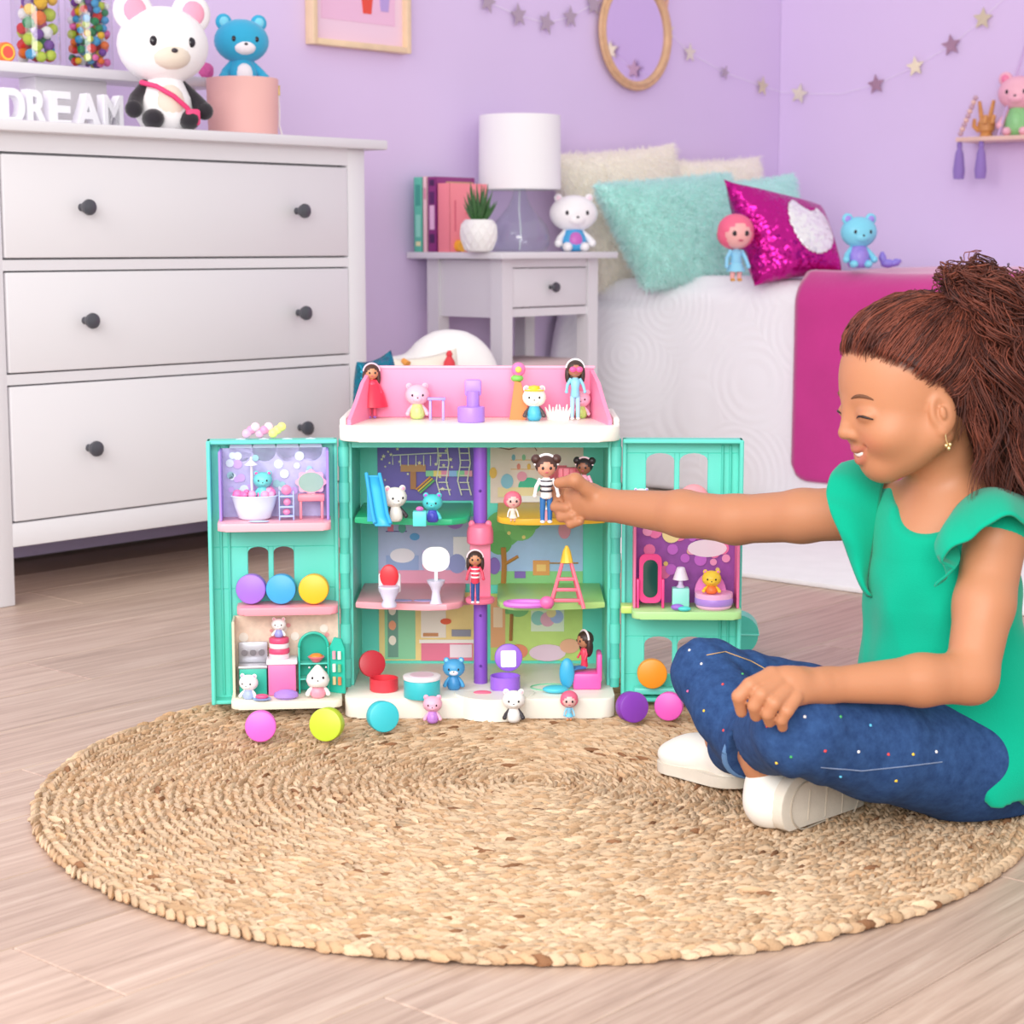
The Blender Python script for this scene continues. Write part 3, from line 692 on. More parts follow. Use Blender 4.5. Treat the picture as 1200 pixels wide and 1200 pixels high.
# garland: over the left wall, behind the mirror, on to the right wall
gl = thing('star_garland', 'string of gold and mauve paper stars across the room corner', 'garland', (0, 0, 0))
cols = {'s': '#b9aab4', 'g': '#d9cfae', 'm': '#a58295', 'c': '#e8e2cc'}
gpts = []
for px, py, k_, r_ in ((540, -22, None, 0), (571, 2, 's', .034), (607, 18, 's', .036), (640, 27, 's', .036), (668, 20, 's', .034), (695, 5, 's', .036), (735, -5, None, 0), (783, 36, 'c', .03), (808, 62, 'c', .032), (849, 85, 's', .024), (893, 101, 'g', .034)):
    p = onwall(px, py, VX, WV-.008); gpts.append((p, k_, r_, RZ))
gpts.append((room(WU-.008, WV-.008, 1.238), None, 0, 0))
for px, py, k_, r_ in ((937, 110, 'c', .036), (985, 110, None, 0), (1027, 99, 'm', .034), (1073, 78, 'g', .034), (1115, 53, 'm', .036), (1152, 22, 'g', .036), (1185, -10, None, 0)):
    p = onwall(px, py, UX, WU-.008); gpts.append((p, k_, r_, RZ-PI/2))
part('string', MB().tube([g_[0] for g_ in gpts], .0009, 5), mat('#f6f0fa', .7), gl)
for p, k_, r_, rz in gpts:
    if not k_: continue
    n_ = VX if rz == RZ else UX
    part('star', MB().prism(star(r_, r_*.45), .002), mat(cols[k_], .35, metal=.35), gl, p-n_*.004, (0, random.uniform(-.35, .35), rz))

# ================================================================ swing shelf on the right wall
sz = 1.052
sh = thing('swing_shelf', 'small wooden rope shelf with purple tassels on the right wall', 'shelf', room(WU, 2.98, sz), RZ)
part('board', MB().box((-.065, -.24, -.007), (.125, .5, .014), .002), mat('#e8c4b4', .55, var=.06), sh)
ropem = mat('#cdb0dc', .8)
for y_ in (-.13,):
    part('rope', MB().tube([(-.115, y_, 0), (-.06, y_-.06, .3), (-.012, y_-.12, .6)], .004, 6), ropem, sh)
    part('rope', MB().tube([(-.012, y_, 0), (-.012, y_-.06, .3), (-.012, y_-.12, .6)], .004, 6), ropem, sh)
mb_pts = [(-.115, -.0-.006*i, .012+.0135*i) for i in range(9)]
for i, q in enumerate(mb_pts):
    part('bead', MB().ell((q[0], q[1]+.0, q[2]), .0085, u=10, v=8), mat('#e9c3b8' if i % 2 else '#c9a6b4', .5), sh)
for y_ in (.0, -.075):
    tsl = part('tassel', MB().lathe([(.006, 0), (.009, -.012), (.007, -.02), (.013, -.035), (.019, -.09), (.016, -.115), (.0005, -.116)], (-.118, y_, -.014), 14), mat('#9a7fc6', .9, bump=(300, .8, .004)), sh)
    part('tassel_cap', MB().ell((-.118, y_, -.02), (.008, .008, .008), u=10, v=8), mat('#8468b4', .8), tsl)
# wooden hand
wd = mat('#d89a5c', .45, var=.12, vscale=30)
h_ = thing('wooden_hand', 'jointed wooden mannequin hand making a V on the rope shelf', 'ornament', room(WU-.07, 2.915, sz), -.3)
part('palm', MB().lathe([(.018, 0), (.02, .006), (.017, .012), (.026, .022), (.028, .045), (.022, .055)], seg=14), wd, h_)
for (x_, up_, ang, ln) in ((-.014, .05, -.16, .062), (.008, .052, .2, .062)):
    part('finger', MB().tube([(x_, 0, up_), (x_+math.sin(ang)*ln*.5, 0, up_+ln*.5), (x_+math.sin(ang)*ln, 0, up_+ln)], [.0075, .007, .0055], 8), wd, h_)
for x_ in (.02, -.004):
    part('finger', MB().tube([(x_, -.012, .05), (x_+.003, -.03, .062), (x_, -.036, .04)], [.0075, .007, .006], 8), wd, h_)
part('thumb', MB().tube([(-.022, 0, .02), (-.038, -.006, .035), (-.036, -.014, .056)], [.008, .0075, .006], 8), wd, h_)
p = onwall(1192, 150, UX, WU-.07); p.z = sz
bear('plush_toy', 'pink toy in a green outfit on the rope shelf', 'plush toy', p, .20, '#f3b6c6', -.45, inner='#ee7fa6', belly='#8fcf8a', shirt='#8fcf8a', hd=.56, ear_r=.2)

# ================================================================ below the nightstand
bx_ = obj('storage_box', MB().box((0, 0, .2), (.30, .22, .40), .02, seg=3).mesh('storage_box', mat('#d9bfc0', .85, bump=(30, .3, .004))), None, room(NU+.205, NV+.13), (0, 0, RZ))
tag(bx_, 'dusty beige fabric storage box under the nightstand', 'box')
# cloud cushion
def cloud():
    mb = MB()
    for x_, z_, r_ in ((-.16, .16, .15), (0, .16, .15), (.13, .17, .15), (-.10, .33, .12), (.04, .385, .13), (.12, .30, .11)):
        mb.ell((x_, 0, z_), (r_, r_*.55, r_), u=24, v=16)
    return mb
o = obj('cloud_cushion', cloud().mesh('cloud', mat('#f6f3f1', .85, bump=(25, .2, .004)), 80), None, (lambda q: Vector((q.x, q.y, 0)))(onwall(508, 400, VX, NV-.14)), (0, 0, RZ*.3))
tag(o, 'plump white cloud shaped cushion behind the dollhouse roof', 'cushion')
md = o.modifiers.new('weld', 'REMESH'); md.mode = 'VOXEL'; md.voxel_size = .012; md.use_smooth_shade = True
sm = o.modifiers.new('soft', 'SMOOTH'); sm.iterations = 12; sm.factor = .6
c1 = [at(452, 420, 4.42), at(535, 408, 4.5), at(556, 555, 4.42), at(466, 555, 4.34)]
t = pillow('tassel_cushion', 'cream cushion with a red corner tassel beside the cloud cushion', [tuple(q) for q in c1], .05, mat('#efe6d8', .9, bump=(200, .3)), group='floor cushions behind the dollhouse')
tp = at(527, 412, 4.46)-Vector(t.location)
part('tassel', MB().lathe([(.004, .004), (.008, -.004), (.006, -.01), (.013, -.022), (.016, -.05), (.012, -.058), (.0005, -.06)], tuple(tp+Vector((0, -.03, 0))), 14), mat('#d9404a', .8), t)
part('tassel', MB().tube([tuple(at(472, 422, 4.38)-Vector(t.location)), tuple(at(478, 427, 4.37)-Vector(t.location))], [.006, .009], 8), mat('#e89a4a', .8), t)
sq2 = seqm.copy(); sq2.node_tree.nodes['Principled BSDF'].inputs['Base Color'].default_value = hexc('#1f7f9a')
c2 = [at(418, 424, 4.2), at(458, 410, 4.28), at(474, 560, 4.28), at(420, 560, 4.2)]
pillow('sequin_cushion', 'dark teal sequin cushion on the floor beside the dresser', [tuple(q) for q in c2], .045, sq2, group='floor cushions behind the dollhouse')

# ================================================================ toys on the nightstand and the bed
p = onwall(672, 290, VX, NV+.07); p.z = NT
bear('toy_figure', 'round white toy in a pink and blue skirt beside the lamp', 'toy', p, .168, '#f6f2f4', .2, inner='#f7d5e2', shirt='#4aa8e0', hd=.66, wide=1.12, ear_r=.13, paw='#f6f2f4', belly='#c86ac0')
p = room(4.62, 2.98, BT+.02); q = onwall(862, 335, VX, 3.02); p = Vector((q.x, q.y, BT+.018))
doll('toy_doll', 'doll with pink hair and blue dress beside the sequin cushion', p, .18, .2, hair='#f0688a', shirt='#8fd0f0', dress='#8fd0ea', skin='#f3b1ad', shoes='#e0a050', hairstyle='bob', hs=.25)
q = onwall(1005, 326, VX, 2.74); p = Vector((q.x, q.y, BT+.055))
bear('toy_figure', 'pale blue toy sitting on the magenta throw', 'toy', p, .15, '#7fd2ea', .15, inner='#a58ae0', belly='#9a86dc', shirt='#9a86dc', hd=.6, ear_r=.19)
q2_ = onwall(1040, 324, VX, 2.70)
o = obj('toy_shell', MB().ell((0, 0, .012), (.02, .012, .012)).tube([(.012, 0, .01), (.024, 0, .016), (.036, 0, .02)], [.008, .011, .004], 10).tube([(-.01, 0, .012), (-.016, 0, .03), (-.016, 0, .044)], [.008, .011, .004], 10).mesh('shell', plas('#8f7fdc'), 70), None, Vector((q2_.x, q2_.y, BT+.055)))
tag(o, 'small purple toy ornament beside the pale blue toy', 'toy')
# ================================================================ dollhouse
HX, HY = -.049, 2.90
teal, teal2 = plas('#66dcca'), plas('#56cebb')
cream_p = plas('#f6f2e6')
hs_ = thing('dollhouse', 'open teal three storey dollhouse with pink roof terrace on the jute rug', 'dollhouse', (HX, HY, .009))
Z0 = .009                       # the house stands on the rug
HW = .196                       # half width inside
def arc(cx, cy, r, a0, a1, n=12): return [(cx+r*math.cos(a0+(a1-a0)*i/n), cy+r*math.sin(a0+(a1-a0)*i/n)) for i in range(n+1)]
def slab(poly, z0, z1, bev=.003):
    """plan polygon (x, y) extruded up"""
    mb = MB(); bm = mb.bm
    a = [bm.verts.new((x, y, z0)) for x, y in poly]; b = [bm.verts.new((x, y, z1)) for x, y in poly]; n = len(poly)
    bm.faces.new(list(reversed(a))); bm.faces.new(b)
    for i in range(n): bm.faces.new((a[i], a[(i+1) % n], b[(i+1) % n], b[i]))
    if bev:
        es = [e for e in bm.edges if abs(e.verts[0].co.z-e.verts[1].co.z) < 1e-6]
        bmesh.ops.bevel(bm, geom=es, offset=bev, segments=2, profile=.5, affect='EDGES', clamp_overlap=True)
    return mb
def rplan(x0, x1, y0, y1, r=.02): return [(x+(x0+x1)/2, z+(y0+y1)/2) for x, z in rrect(x1-x0, y1-y0, r)]
# base with rounded front and a round doorstep
part('base', slab([(-.205, .165), (-.205, -.06)] + arc(-.185, -.07, .02, PI, 1.5*PI, 6) + arc(.185, -.07, .02, 1.5*PI, 2*PI, 6) + [(.205, .165)], 0, .031), cream_p, hs_)
part('doorstep', slab(arc(.022, -.05, .062, PI, 2*PI, 20), 0, .034), cream_p, hs_)
part('door_button', MB().ell((.004, -.066, .0345), (.014, .008, .003), u=16, v=8), plas('#f4708e'), hs_)
part('floor_ring', MB().tube([(.112+.034*math.cos(a), -.02+.022*math.sin(a), .032) for a in np.linspace(0, 2*PI, 25)], .0012, 6, cap=False), plas('#7fc8a0'), hs_)
for s in (-1, 1):
    part('side_wall', MB().box((s*(HW+.006), .075, .224), (.012, .16, .386), .002), teal, hs_)
    part('hinge', MB().cyl((s*(HW+.012), -.010, .224), .0075, .386, seg=14), teal2, hs_)
    for i in range(7): part('hinge_knuckle', MB().cyl((s*(HW+.012), -.010, .06+i*.055), .0086, .03, seg=14), teal, hs_)
part('back_wall', MB().box((0, .158, .224), (2*HW, .008, .386)), teal, hs_)
part('ceiling_slab', MB().box((0, .075, .410), (2*HW, .16, .014)), teal, hs_)
def back_panel(x0, x1, z0, z1, c, deco=()):
    y = .1535
    p = part('mural', MB().box(((x0+x1)/2, y, (z0+z1)/2), (x1-x0, .003, z1-z0)), mat(c, .5, var=.03, vscale=60), hs_)
    for ix, (kind, col, *a) in enumerate(deco):
        yy = y-.0018-.00012*ix
        if kind == 'r': part('printed_shape', MB().box((x0+(x1-x0)*(a[0]+a[2])/2, yy, z0+(z1-z0)*(a[1]+a[3])/2), ((x1-x0)*(a[2]-a[0]), .0012, (z1-z0)*(a[3]-a[1]))), mat(col, .5), p)
        elif kind == 'c': part('printed_shape', MB().prism([(x0+(x1-x0)*a[0]+a[2]*math.cos(t_), z0+(z1-z0)*a[1]+(a[3] if len(a) > 3 else a[2])*math.sin(t_)) for t_ in np.linspace(0, 2*PI, 18, endpoint=False)], .0012, xf((0, yy-.0006, 0))), mat(col, .5), p)
        elif kind == 'l': part('printed_line', MB().tube([(x0+(x1-x0)*u_, yy, z0+(z1-z0)*w_) for u_, w_ in a[0]], a[1], 5), mat(col, .5), p)
        elif kind == 's': part('printed_star', MB().prism([(x0+(x1-x0)*a[0]+x_, z0+(z1-z0)*a[1]+z_) for x_, z_ in star(a[2], a[2]*.45)], .0012, xf((0, yy, 0))), mat(col, .5), p)
XL0, XL1, XR0, XR1 = -.168, -.012, .014, .164
z3a, z3b, z2a, z2b, z1a, z1b = .300, .395, .168, .270, .040, .145
ladders = []
for x_ in (.62, .84):
    ladders += [('l', '#f3ecd8', [(x_, .98), (x_+.02, .65), (x_-.01, .35), (x_+.03, .1)], .0011), ('l', '#f3ecd8', [(x_+.1, .98), (x_+.12, .65), (x_+.09, .35), (x_+.13, .1)], .0011)]
    ladders += [('l', '#f3ecd8', [(x_+.01, q), (x_+.11, q)], .0009) for q in (.2, .32, .44, .58, .7, .82, .92)]
stars_ = [('s', '#f2e6b4', random.uniform(.03, .97), random.uniform(.1, .95), random.uniform(.002, .004)) for _ in range(26)]
back_panel(XL0, XL1, z3a, z3b, '#7460b4', stars_ + [('r', '#c58a5a', .24, .5, .5, .62), ('r', '#b9784a', .34, .2, .4, .5), ('l', '#f3ecd8', [(.16, .62), (.16, .78), (.62, .82), (.62, .62)], .001)] + [('l', '#f3ecd8', [(q, .6), (q, .78)], .0009) for q in (.24, .32, .4, .48, .55)] + [('r', c, .5+i*.08, .42, .58+i*.08, .52) for i, c in enumerate(('#8fd0a0', '#f2d07a', '#f08fae', '#8fb8ea', '#8fd0a0', '#f2a0b8'))] + ladders + [('l', '#f2a05a', [(.4, .2), (.55, .42)], .0015), ('l', '#f2d05a', [(.42, .17), (.57, .39)], .0015), ('l', '#7fc87a', [(.44, .14), (.59, .36)], .0015)])
back_panel(XR0, XR1, z3a-.004, z3b, '#efdcd0', [('l', '#9a5a4a', [(0, .94), (.2, .88), (.45, .98), (.5, .86)], .0008), ('r', '#e8c08a', .22, .70, .48, .715), ('r', '#e8c08a', .22, .55, .48, .565)] + [('c', c, .25+i*.055, .6 if i % 2 else .75, .003, .005) for i, c in enumerate(('#7fb8c8', '#e88a7a', '#8fc8a0', '#f2c05a'))] + [('c', '#3fbf9a', .42, .28, .018, .014), ('r', '#f6e2b0', .08, .1, .5, .26), ('c', '#8fc8e0', .18, .36, .01, .012), ('c', '#f2a0b8', .34, .44, .008), ('r', '#ef6f7f', .6, .05, .82, .62), ('r', '#d95a6c', .66, .1, .68, .6), ('r', '#d95a6c', .74, .1, .76, .6), ('c', '#f2c05a', .03, .5, .006, .009), ('r', '#f2f0f2', .3, .02, .95, .12)])
back_panel(XL0, XL1, z2a-.004, z2b+.004, '#bcc6ea', [('r', '#f2a8c4', 0, 0, 1, .2), ('r', '#9fb4e2', .08, .2, .42, .42), ('r', '#d8c8f0', .46, .22, .7, .5), ('c', '#f6eef6', .25, .42, .02, .012), ('l', '#7a6ab0', [(.08, .78), (.3, .78)], .0009), ('r', '#f27f9f', .1, .78, .16, .9), ('c', '#5fb8a8', .25, .83, .006, .008), ('c', '#5fa8e0', .38, .7, .008, .006), ('c', '#b98ae0', .8, .9, .013, .009), ('r', '#f6f2f6', .78, .25, 1, .7), ('c', '#9fa8e0', .82, .3, .014, .016), ('c', '#f2b8d0', .52, .28, .01)])
back_panel(XR0, XR1, z2a-.006, z2b+.004, '#a9c6f0', [('r', '#8fcf8a', 0, 0, 1, .2), ('c', '#6fb86a', .14, .82, .03, .03), ('c', '#7fc472', .32, .86, .026, .024), ('c', '#66b060', .1, .62, .02, .02), ('c', '#74bc6a', .42, .92, .02, .014), ('l', '#c98a4a', [(.14, 0), (.15, .3), (.14, .55)], .0045), ('l', '#c98a4a', [(.15, .3), (.3, .42)], .0028), ('r', '#e8a05a', .46, .14, .64, .36), ('r', '#f6c87a', .5, .2, .6, .3), ('l', '#c08a4a', [(.64, .32), (.95, .32)], .0012), ('c', '#f29ab8', .8, .8, .010, .014), ('c', '#f6e08a', .2, .76, .003), ('c', '#f6e08a', .36, .7, .003), ('c', '#f29ab8', .28, .92, .003), ('c', '#8a6ac0', .04, .28, .01, .014), ('r', '#8a6ac0', .26, .1, .38, .2)])
back_panel(XL0, XL1, z1a-.004, z1b+.004, '#f2d690', [('r', '#8fd0a4', .06, .02, .38, .92), ('r', '#6f9a8a', .09, .05, .2, .86), ('c', '#f6e8d8', .14, .74, .006, .008), ('c', '#f2a07a', .14, .52, .006, .008), ('c', '#f6e8d8', .14, .3, .006, .008), ('r', '#e87a98', .44, .0, .98, .26), ('r', '#f6f0ea', .42, .26, 1, .31), ('r', '#f2e6da', .44, .34, .7, .94), ('r', '#f29ab0', .44, .82, .76, .86), ('r', '#f29ab0', .8, .82, .95, .86), ('c', '#b9a0e0', .5, .9, .006), ('c', '#8fb8e8', .6, .91, .007), ('c', '#f27f9f', .87, .91, .006), ('r', '#c98a5a', .46, .36, .62, .41), ('c', '#e8603a', .7, .58, .009, .005), ('r', '#8f8fa0', .76, .36, .96, .46), ('r', '#f2e0ea', .74, .05, .97, .24)])
back_panel(XR0, XR1, z1a-.004, z1b+.002, '#c3dc7a', [('c', '#6fb46a', .2, .86, .022, .018), ('c', '#7fc07a', .3, .78, .018, .014), ('l', '#b07a4a', [(.22, .3), (.23, .7)], .003), ('r', '#e8a878', .0, .2, .16, .95), ('r', '#f2d0b0', .03, .5, .13, .8), ('r', '#dfe8d0', .44, .44, .8, .84), ('c', '#8fc8c0', .52, .64, .012), ('c', '#e8a8c0', .62, .62, .012), ('c', '#a8b8e8', .72, .66, .011), ('c', '#f2d8a0', .66, .72, .008), ('c', '#e88a6a', .3, .14, .016, .012), ('c', '#e8c8dc', .62, .12, .03, .014), ('c', '#f0b090', .86, .22, .016, .012)])
for (x0, x1, zt, c) in ((-.192, -.016, .297, '#2fbf86'), (.026, .192, .297, '#f6c23a'), (-.192, -.026, .165, '#f3a8b4'), (.026, .192, .165, '#b6e08a')):
    s = -1 if x0 < 0 else 1
    xi, xo = (x1, x0) if s < 0 else (x0, x1)
    w_ = abs(xo-xi)
    poly = [(xo, .152), (xo, -.012)] + [(xo-s*w_*q, -.012-.022*math.sin(PI*min(1, q*1.1)*.55)) for q in (.1, .3, .5, .7, .85)] + [(xi+s*.006, -.018), (xi, .0), (xi, .152)]
    part('shelf', slab(poly, zt-.010, zt, .0025), plas(c), hs_)
part('shelf_print', MB().prism(circ(1, 20), .001, xf((-.125, -.005, .1652), (PI/2, 0, 0), (.02, 1, .007))), plas('#a9a4dc'), hs_)
part('shelf_print', MB().prism(circ(1, 20), .001, xf((-.085, -.005, .1652), (PI/2, 0, 0), (.018, 1, .007))), plas('#a9a4dc'), hs_)
# lift
part('lift_pole', MB().cyl((0, .015, .226), .0108, .392, seg=20), plas('#8a55c4'), hs_)
for z_ in (.06, .335, .14): part('pole_stud', MB().ell((0, .004, z_), .0022, u=8, v=6), plas('#5a3590'), hs_)
lf = part('lift_cabin', MB().lathe([(.021, 0), (.0225, .002), (.0225, .006), (.021, .008)], (0, -.008, .163), 24), plas('#f4799a'), hs_)
part('cabin_back', MB().box((0, .001, .214), (.032, .004, .09), .0015), plas('#f28aa8'), lf)
part('cabin_hood', MB().lathe([(.019, 0), (.0205, .002), (.0205, .018), (.0185, .026), (.013, .030), (.0005, .0305)], (0, -.006, .255), 28), plas('#f4799a'), lf)
for s in (-1, 1): part('hood_knob', MB().ell((s*.013, -.006, .285), (.005, .004, .006), u=10, v=8), plas('#f4799a'), lf)
# roof terrace
part('roof_tray', slab([(-.212, .165), (-.212, -.03)] + arc(-.18, -.03, .032, PI, 1.5*PI, 8) + arc(.18, -.03, .032, 1.5*PI, 2*PI, 8) + [(.212, .165)], .417, .440, .004), cream_p, hs_)
for s in (-1, 1): part('tray_lip', MB().box((s*.207, .06, .444), (.01, .17, .012), .003), cream_p, hs_)
pk = plas('#f78fb4')
part('roof_wall', MB().box((0, .098, .479), (.352, .006, .078), .002), pk, hs_)
for s in (-1, 1):
    part('roof_wall', MB().add([(s*.176, .1, .44), (s*.2, -.035, .44), (s*.2, -.035, .448), (s*.193, .0, .47), (s*.186, .05, .498), (s*.176, .1, .518), (s*.170, .1, .44), (s*.194, -.035, .44), (s*.194, -.035, .448), (s*.187, .0, .47), (s*.180, .05, .498), (s*.170, .1, .518)], [[0, 1, 2, 3, 4, 5], [11, 10, 9, 8, 7, 6], [0, 6, 7, 1], [1, 7, 8, 2], [2, 8, 9, 3], [3, 9, 10, 4], [4, 10, 11, 5], [5, 11, 6, 0]]), pk, hs_)
part('roof_frame', MB().box((0, .098, .519), (.36, .009, .005), .002), plas('#f9b4cc'), hs_)
# ---------------- the doors: local frame of each door has its hinge at the origin
def door_panel(side, width, ang, holes):
    H0, H1 = .012, .418
    mb = MB()
    def X(a): return side*a
    def bx(a0, a1, z0, z1, y0=0, y1=.008, bev=.001): mb.box((X((a0+a1)/2), (y0+y1)/2, (z0+z1)/2), (a1-a0, y1-y0, z1-z0), bev, seg=1)
    zs = H0
    for (a0, a1, z0, z1) in sorted(holes, key=lambda h: h[2]):
        bx(0, width, zs, z0); bx(0, a0, z0, z1); bx(a1, width, z0, z1); zs = z1
        m_ = (a0+a1)/2; bx(m_-.004, m_+.004, z0, z1)
    bx(0, width, zs, H1)
    d_ = part('door', mb, teal, hs_, (side*(HW+.022), -.008, 0), (0, 0, ang))
    rim = MB()
    for a0, a1, z0, z1, dp in ((width-.006, width, H0, H1, .034), (0, .006, H0, H1, .012), (0, width, H1-.006, H1, .03), (0, width, H0, H0+.006, .03)):
        rim.box((X((a0+a1)/2), -dp/2+.004, (z0+z1)/2), (a1-a0, dp, z1-z0), .0015, seg=1)
    part('door_rim', rim, teal, d_)
    for q in (.018, .03): part('door_groove', MB().box((X(width-q), -.001, (H0+H1)/2), (.004, .006, H1-H0-.02), .001, seg=1), teal2, d_)
    for (a0, a1, z0, z1) in holes:      # arched heads of the windows
        m_ = (a0+a1)/2
        for b0, b1 in ((a0, m_-.004), (m_+.004, a1)):
            r_ = (b1-b0)/2; c_ = (b0+b1)/2
            pts = [(X(b0), z1)] + [(X(c_-r_*math.cos(t_)), z1-r_*.55+r_*.55*math.sin(t_)) for t_ in np.linspace(0, PI, 9)] + [(X(b1), z1)]
            part('window_head', MB().prism(pts, .008), teal, d_)
    return d_
LD = door_panel(-1, .196, .10, [(.068, .138, .187, .252)])
RD = door_panel(1, .182, -.03, [(.036, .13, .33, .395), (.036, .13, .05, .11)])
part('door_rail', MB().box((.1, -.014, .028), (.16, .02, .01), .002), plas('#6fe0d0'), RD)
def roombox(door_, side, x0, x1, z0, z1, depth, trayc, wallc, backc, dots, traywid=None, sides=(True, True)):
    """a clip-on room on a door: tray, back board, two side boards"""
    tw = traywid or (x0-.004, x1+.004)
    tr = part('room_tray', slab(rplan(side*tw[0] if side > 0 else -tw[1], side*tw[1] if side > 0 else -tw[0], -depth, -.004, .012), z0-.012, z0, .0025), plas(trayc), door_)
    if z1 is None: return tr
    bk = part('room_backboard', MB().box((side*(x0+x1)/2, -.008, (z0+z1)/2), (x1-x0, .003, z1-z0)), mat(backc, .5, var=.1, vscale=90), door_)
    for i, a in enumerate((x0, x1)):
        if sides[i]: part('room_side', MB().box((side*a, -.008-depth*.28, (z0+z1)/2), (.004, depth*.6, z1-z0), .001, seg=1), plas(wallc), door_)
    rng = random.Random(len(dots)*7+int(z0*1000))
    for i, (c, n_, r_) in enumerate(dots):
        for k_ in range(n_):
            part('printed_dot', MB().prism(circ(r_*rng.uniform(.6, 1.2), 12), .001, xf((side*rng.uniform(x0+.012, x1-.012), -.0105-.0003*i-.0001*k_, rng.uniform(z0+.03, z1-.01)))), plas(c), bk)
    return tr
roombox(LD, -1, .015, .175, .300, .405, .085, '#f7b4c0', '#a98ae6', '#b9b6e0', (('#d8e8f2', 12, .006), ('#c8a8e8', 8, .007), ('#9fd0d8', 8, .005)))
for k_, x_ in enumerate((-.04, -.075, -.11, -.145)):
    part('backboard_scallop', MB().prism(circ(.018, 16), .003, xf((x_, -.0095, .402))), plas('#c6d4ea'), LD)
roombox(LD, -1, .006, .150, .168, None, .06, '#f79fae', None, None, ())
roombox(LD, -1, .002, .160, .030, .147, .088, '#f6f0dc', '#e2dcc0', '#ecd6c2', (('#f6efe4', 8, .008), ('#e8a0a0', 6, .004)), sides=(False, True))
part('printed_shelf', MB().box((-.12, -.0105, .095), (.05, .002, .004)).box((-.03, -.0105, .1), (.04, .002, .004)), plas('#d9a878'), LD)
roombox(RD, 1, .018, .174, .165, .300, .085, '#b4e49a', '#f27aa8', '#9a4fa8', (('#f6d87a', 7, .004), ('#f27ab0', 9, .010), ('#c86ad0', 7, .010), ('#f2a0c8', 6, .008)))
part('printed_moon', MB().prism(circ(.014, 20), .001, xf((.075, -.0115, .272))), plas('#f6e2a0'), RD)
part('printed_cloud', MB().prism([(x_, z_) for x_, z_ in circ(.03, 20)], .001, xf((.13, -.0118, .25), sc=(1, 1, .45))), plas('#f4e2ee'), RD)
part('tray_clip', MB().box((.008, -.03, .160), (.02, .03, .012), .002), plas('#c6e87a'), RD)

# ================================================================ playthings in and around the dollhouse
def bx3(mb, *a, **k): return mb.box(*a, **k)
ZB, ZM, ZT, ZRF = Z0+.031, Z0+.165, Z0+.297, Z0+.440
def figure(px, py, z, H, main, label, rz=0, kind='toy_figurine', **k):
    p = on(px, py, z); p.z = z
    return bear(kind, label, 'figurine', p, H, main, rz, group='figurines of the dollhouse', stand=True, **{'hd': .6, **k})
def pbox(name, cat, label, px, py, z, rz=0, group=None):
    p = on(px, py, z); p.z = z; return thing(name, label, cat, p, rz, group)
# --- top left room
t = pbox('toy_slide', 'toy', 'bright blue toy slide in the top left dollhouse room', 446, 616, ZT, -.15)
part('chute', MB().add([(-.030, .04, .07), (-.010, .04, .07), (-.002, .026, .05), (.010, .0, .014), (.018, -.012, .002), (-.006, -.012, .002), (-.012, .0, .014), (-.024, .026, .05)] , [[0, 1, 2, 7], [7, 2, 3, 6], [6, 3, 4, 5]]), plas('#3fb8e8'), t)
t.children[0].modifiers.new('thick', 'SOLIDIFY').thickness = .003
for x0, x1, x2, x3 in ((-.030, -.024, -.012, -.006), (-.010, -.002, .010, .018)):
    part('slide_side', MB().tube([(x0, .04, .073), (x1, .026, .054), (x2, .0, .018), (x3, -.012, .005)], .0028, 8), plas('#36a9dc'), t)
part('support', MB().box((-.020, .04, .035), (.018, .003, .07)), plas('#36a9dc'), t)
figure(463, 611, ZT, .056, '#f4f1ea', 'small cream figurine beside the blue toy slide', .4, paw='#3a3238')
t = pbox('toy_box', 'toy', 'small aqua gift box in front of the turquoise figurine', 492, 616, ZT)
part('box', MB().box((0, 0, .011), (.02, .018, .022), .001), plas('#5fd8d8'), t); part('ribbon', MB().ell((0, 0, .025), (.006, .003, .004), u=10, v=6), plas('#c060a8'), t)
figure(507, 612, ZT, .046, '#4cc4c8', 'turquoise figurine with violet belly on the green shelf', -.1, belly='#4a4fc0', shirt='#4a4fc0', inner='#b04ac0')
# --- top right room
doll('toy_doll', 'small doll with pink bob at the left of the yellow shelf', Vector((on(601, 612, ZT).x, on(601, 612, ZT).y, ZT)), .046, .1, hair='#ef6d84', shirt='#f0e4d8', dress='#e8dcc8', skin='#f0b8b0', shoes='#c9a040', hairstyle='bob', hs=.26, group='figurines of the dollhouse')
t = pbox('toy_table', 'toy', 'low white craft table on the yellow shelf', 660, 611, ZT)
part('table_top', MB().box((0, .02, .018), (.06, .03, .003), .001), plas('#f4f0f2'), t)
for sx in (-1, 1):
    for sy in (-1, 1): part('leg', MB().box((sx*.026, .02+sy*.011, .008), (.004, .004, .017)), plas('#f0a8b8'), t)
t = pbox('toy_chair', 'toy', 'coral striped toy armchair at the back of the craft room', 668, 603, ZT)
part('chair_back', MB().box((0, .05, .038), (.036, .008, .06), .004), plas('#ef6f84'), t); part('chair_seat', MB().box((0, .033, .012), (.036, .03, .02), .004), plas('#f28a98'), t)
for i in (-1, 0, 1): part('piping', MB().box((i*.01, .0455, .04), (.0015, .0015, .052)), plas('#d9586e'), t)
p = on(685, 606, ZT); doll('toy_doll', 'doll with two dark hair buns on the yellow shelf behind the hand', Vector((p.x, p.y+.02, ZT)), .088, -.3, hair='#2a2024', skin='#8f5a42', shirt='#f2a8c0', pants='#8a70c0', band='#f7d2dc', hairstyle='buns', group='dolls of the dollhouse')
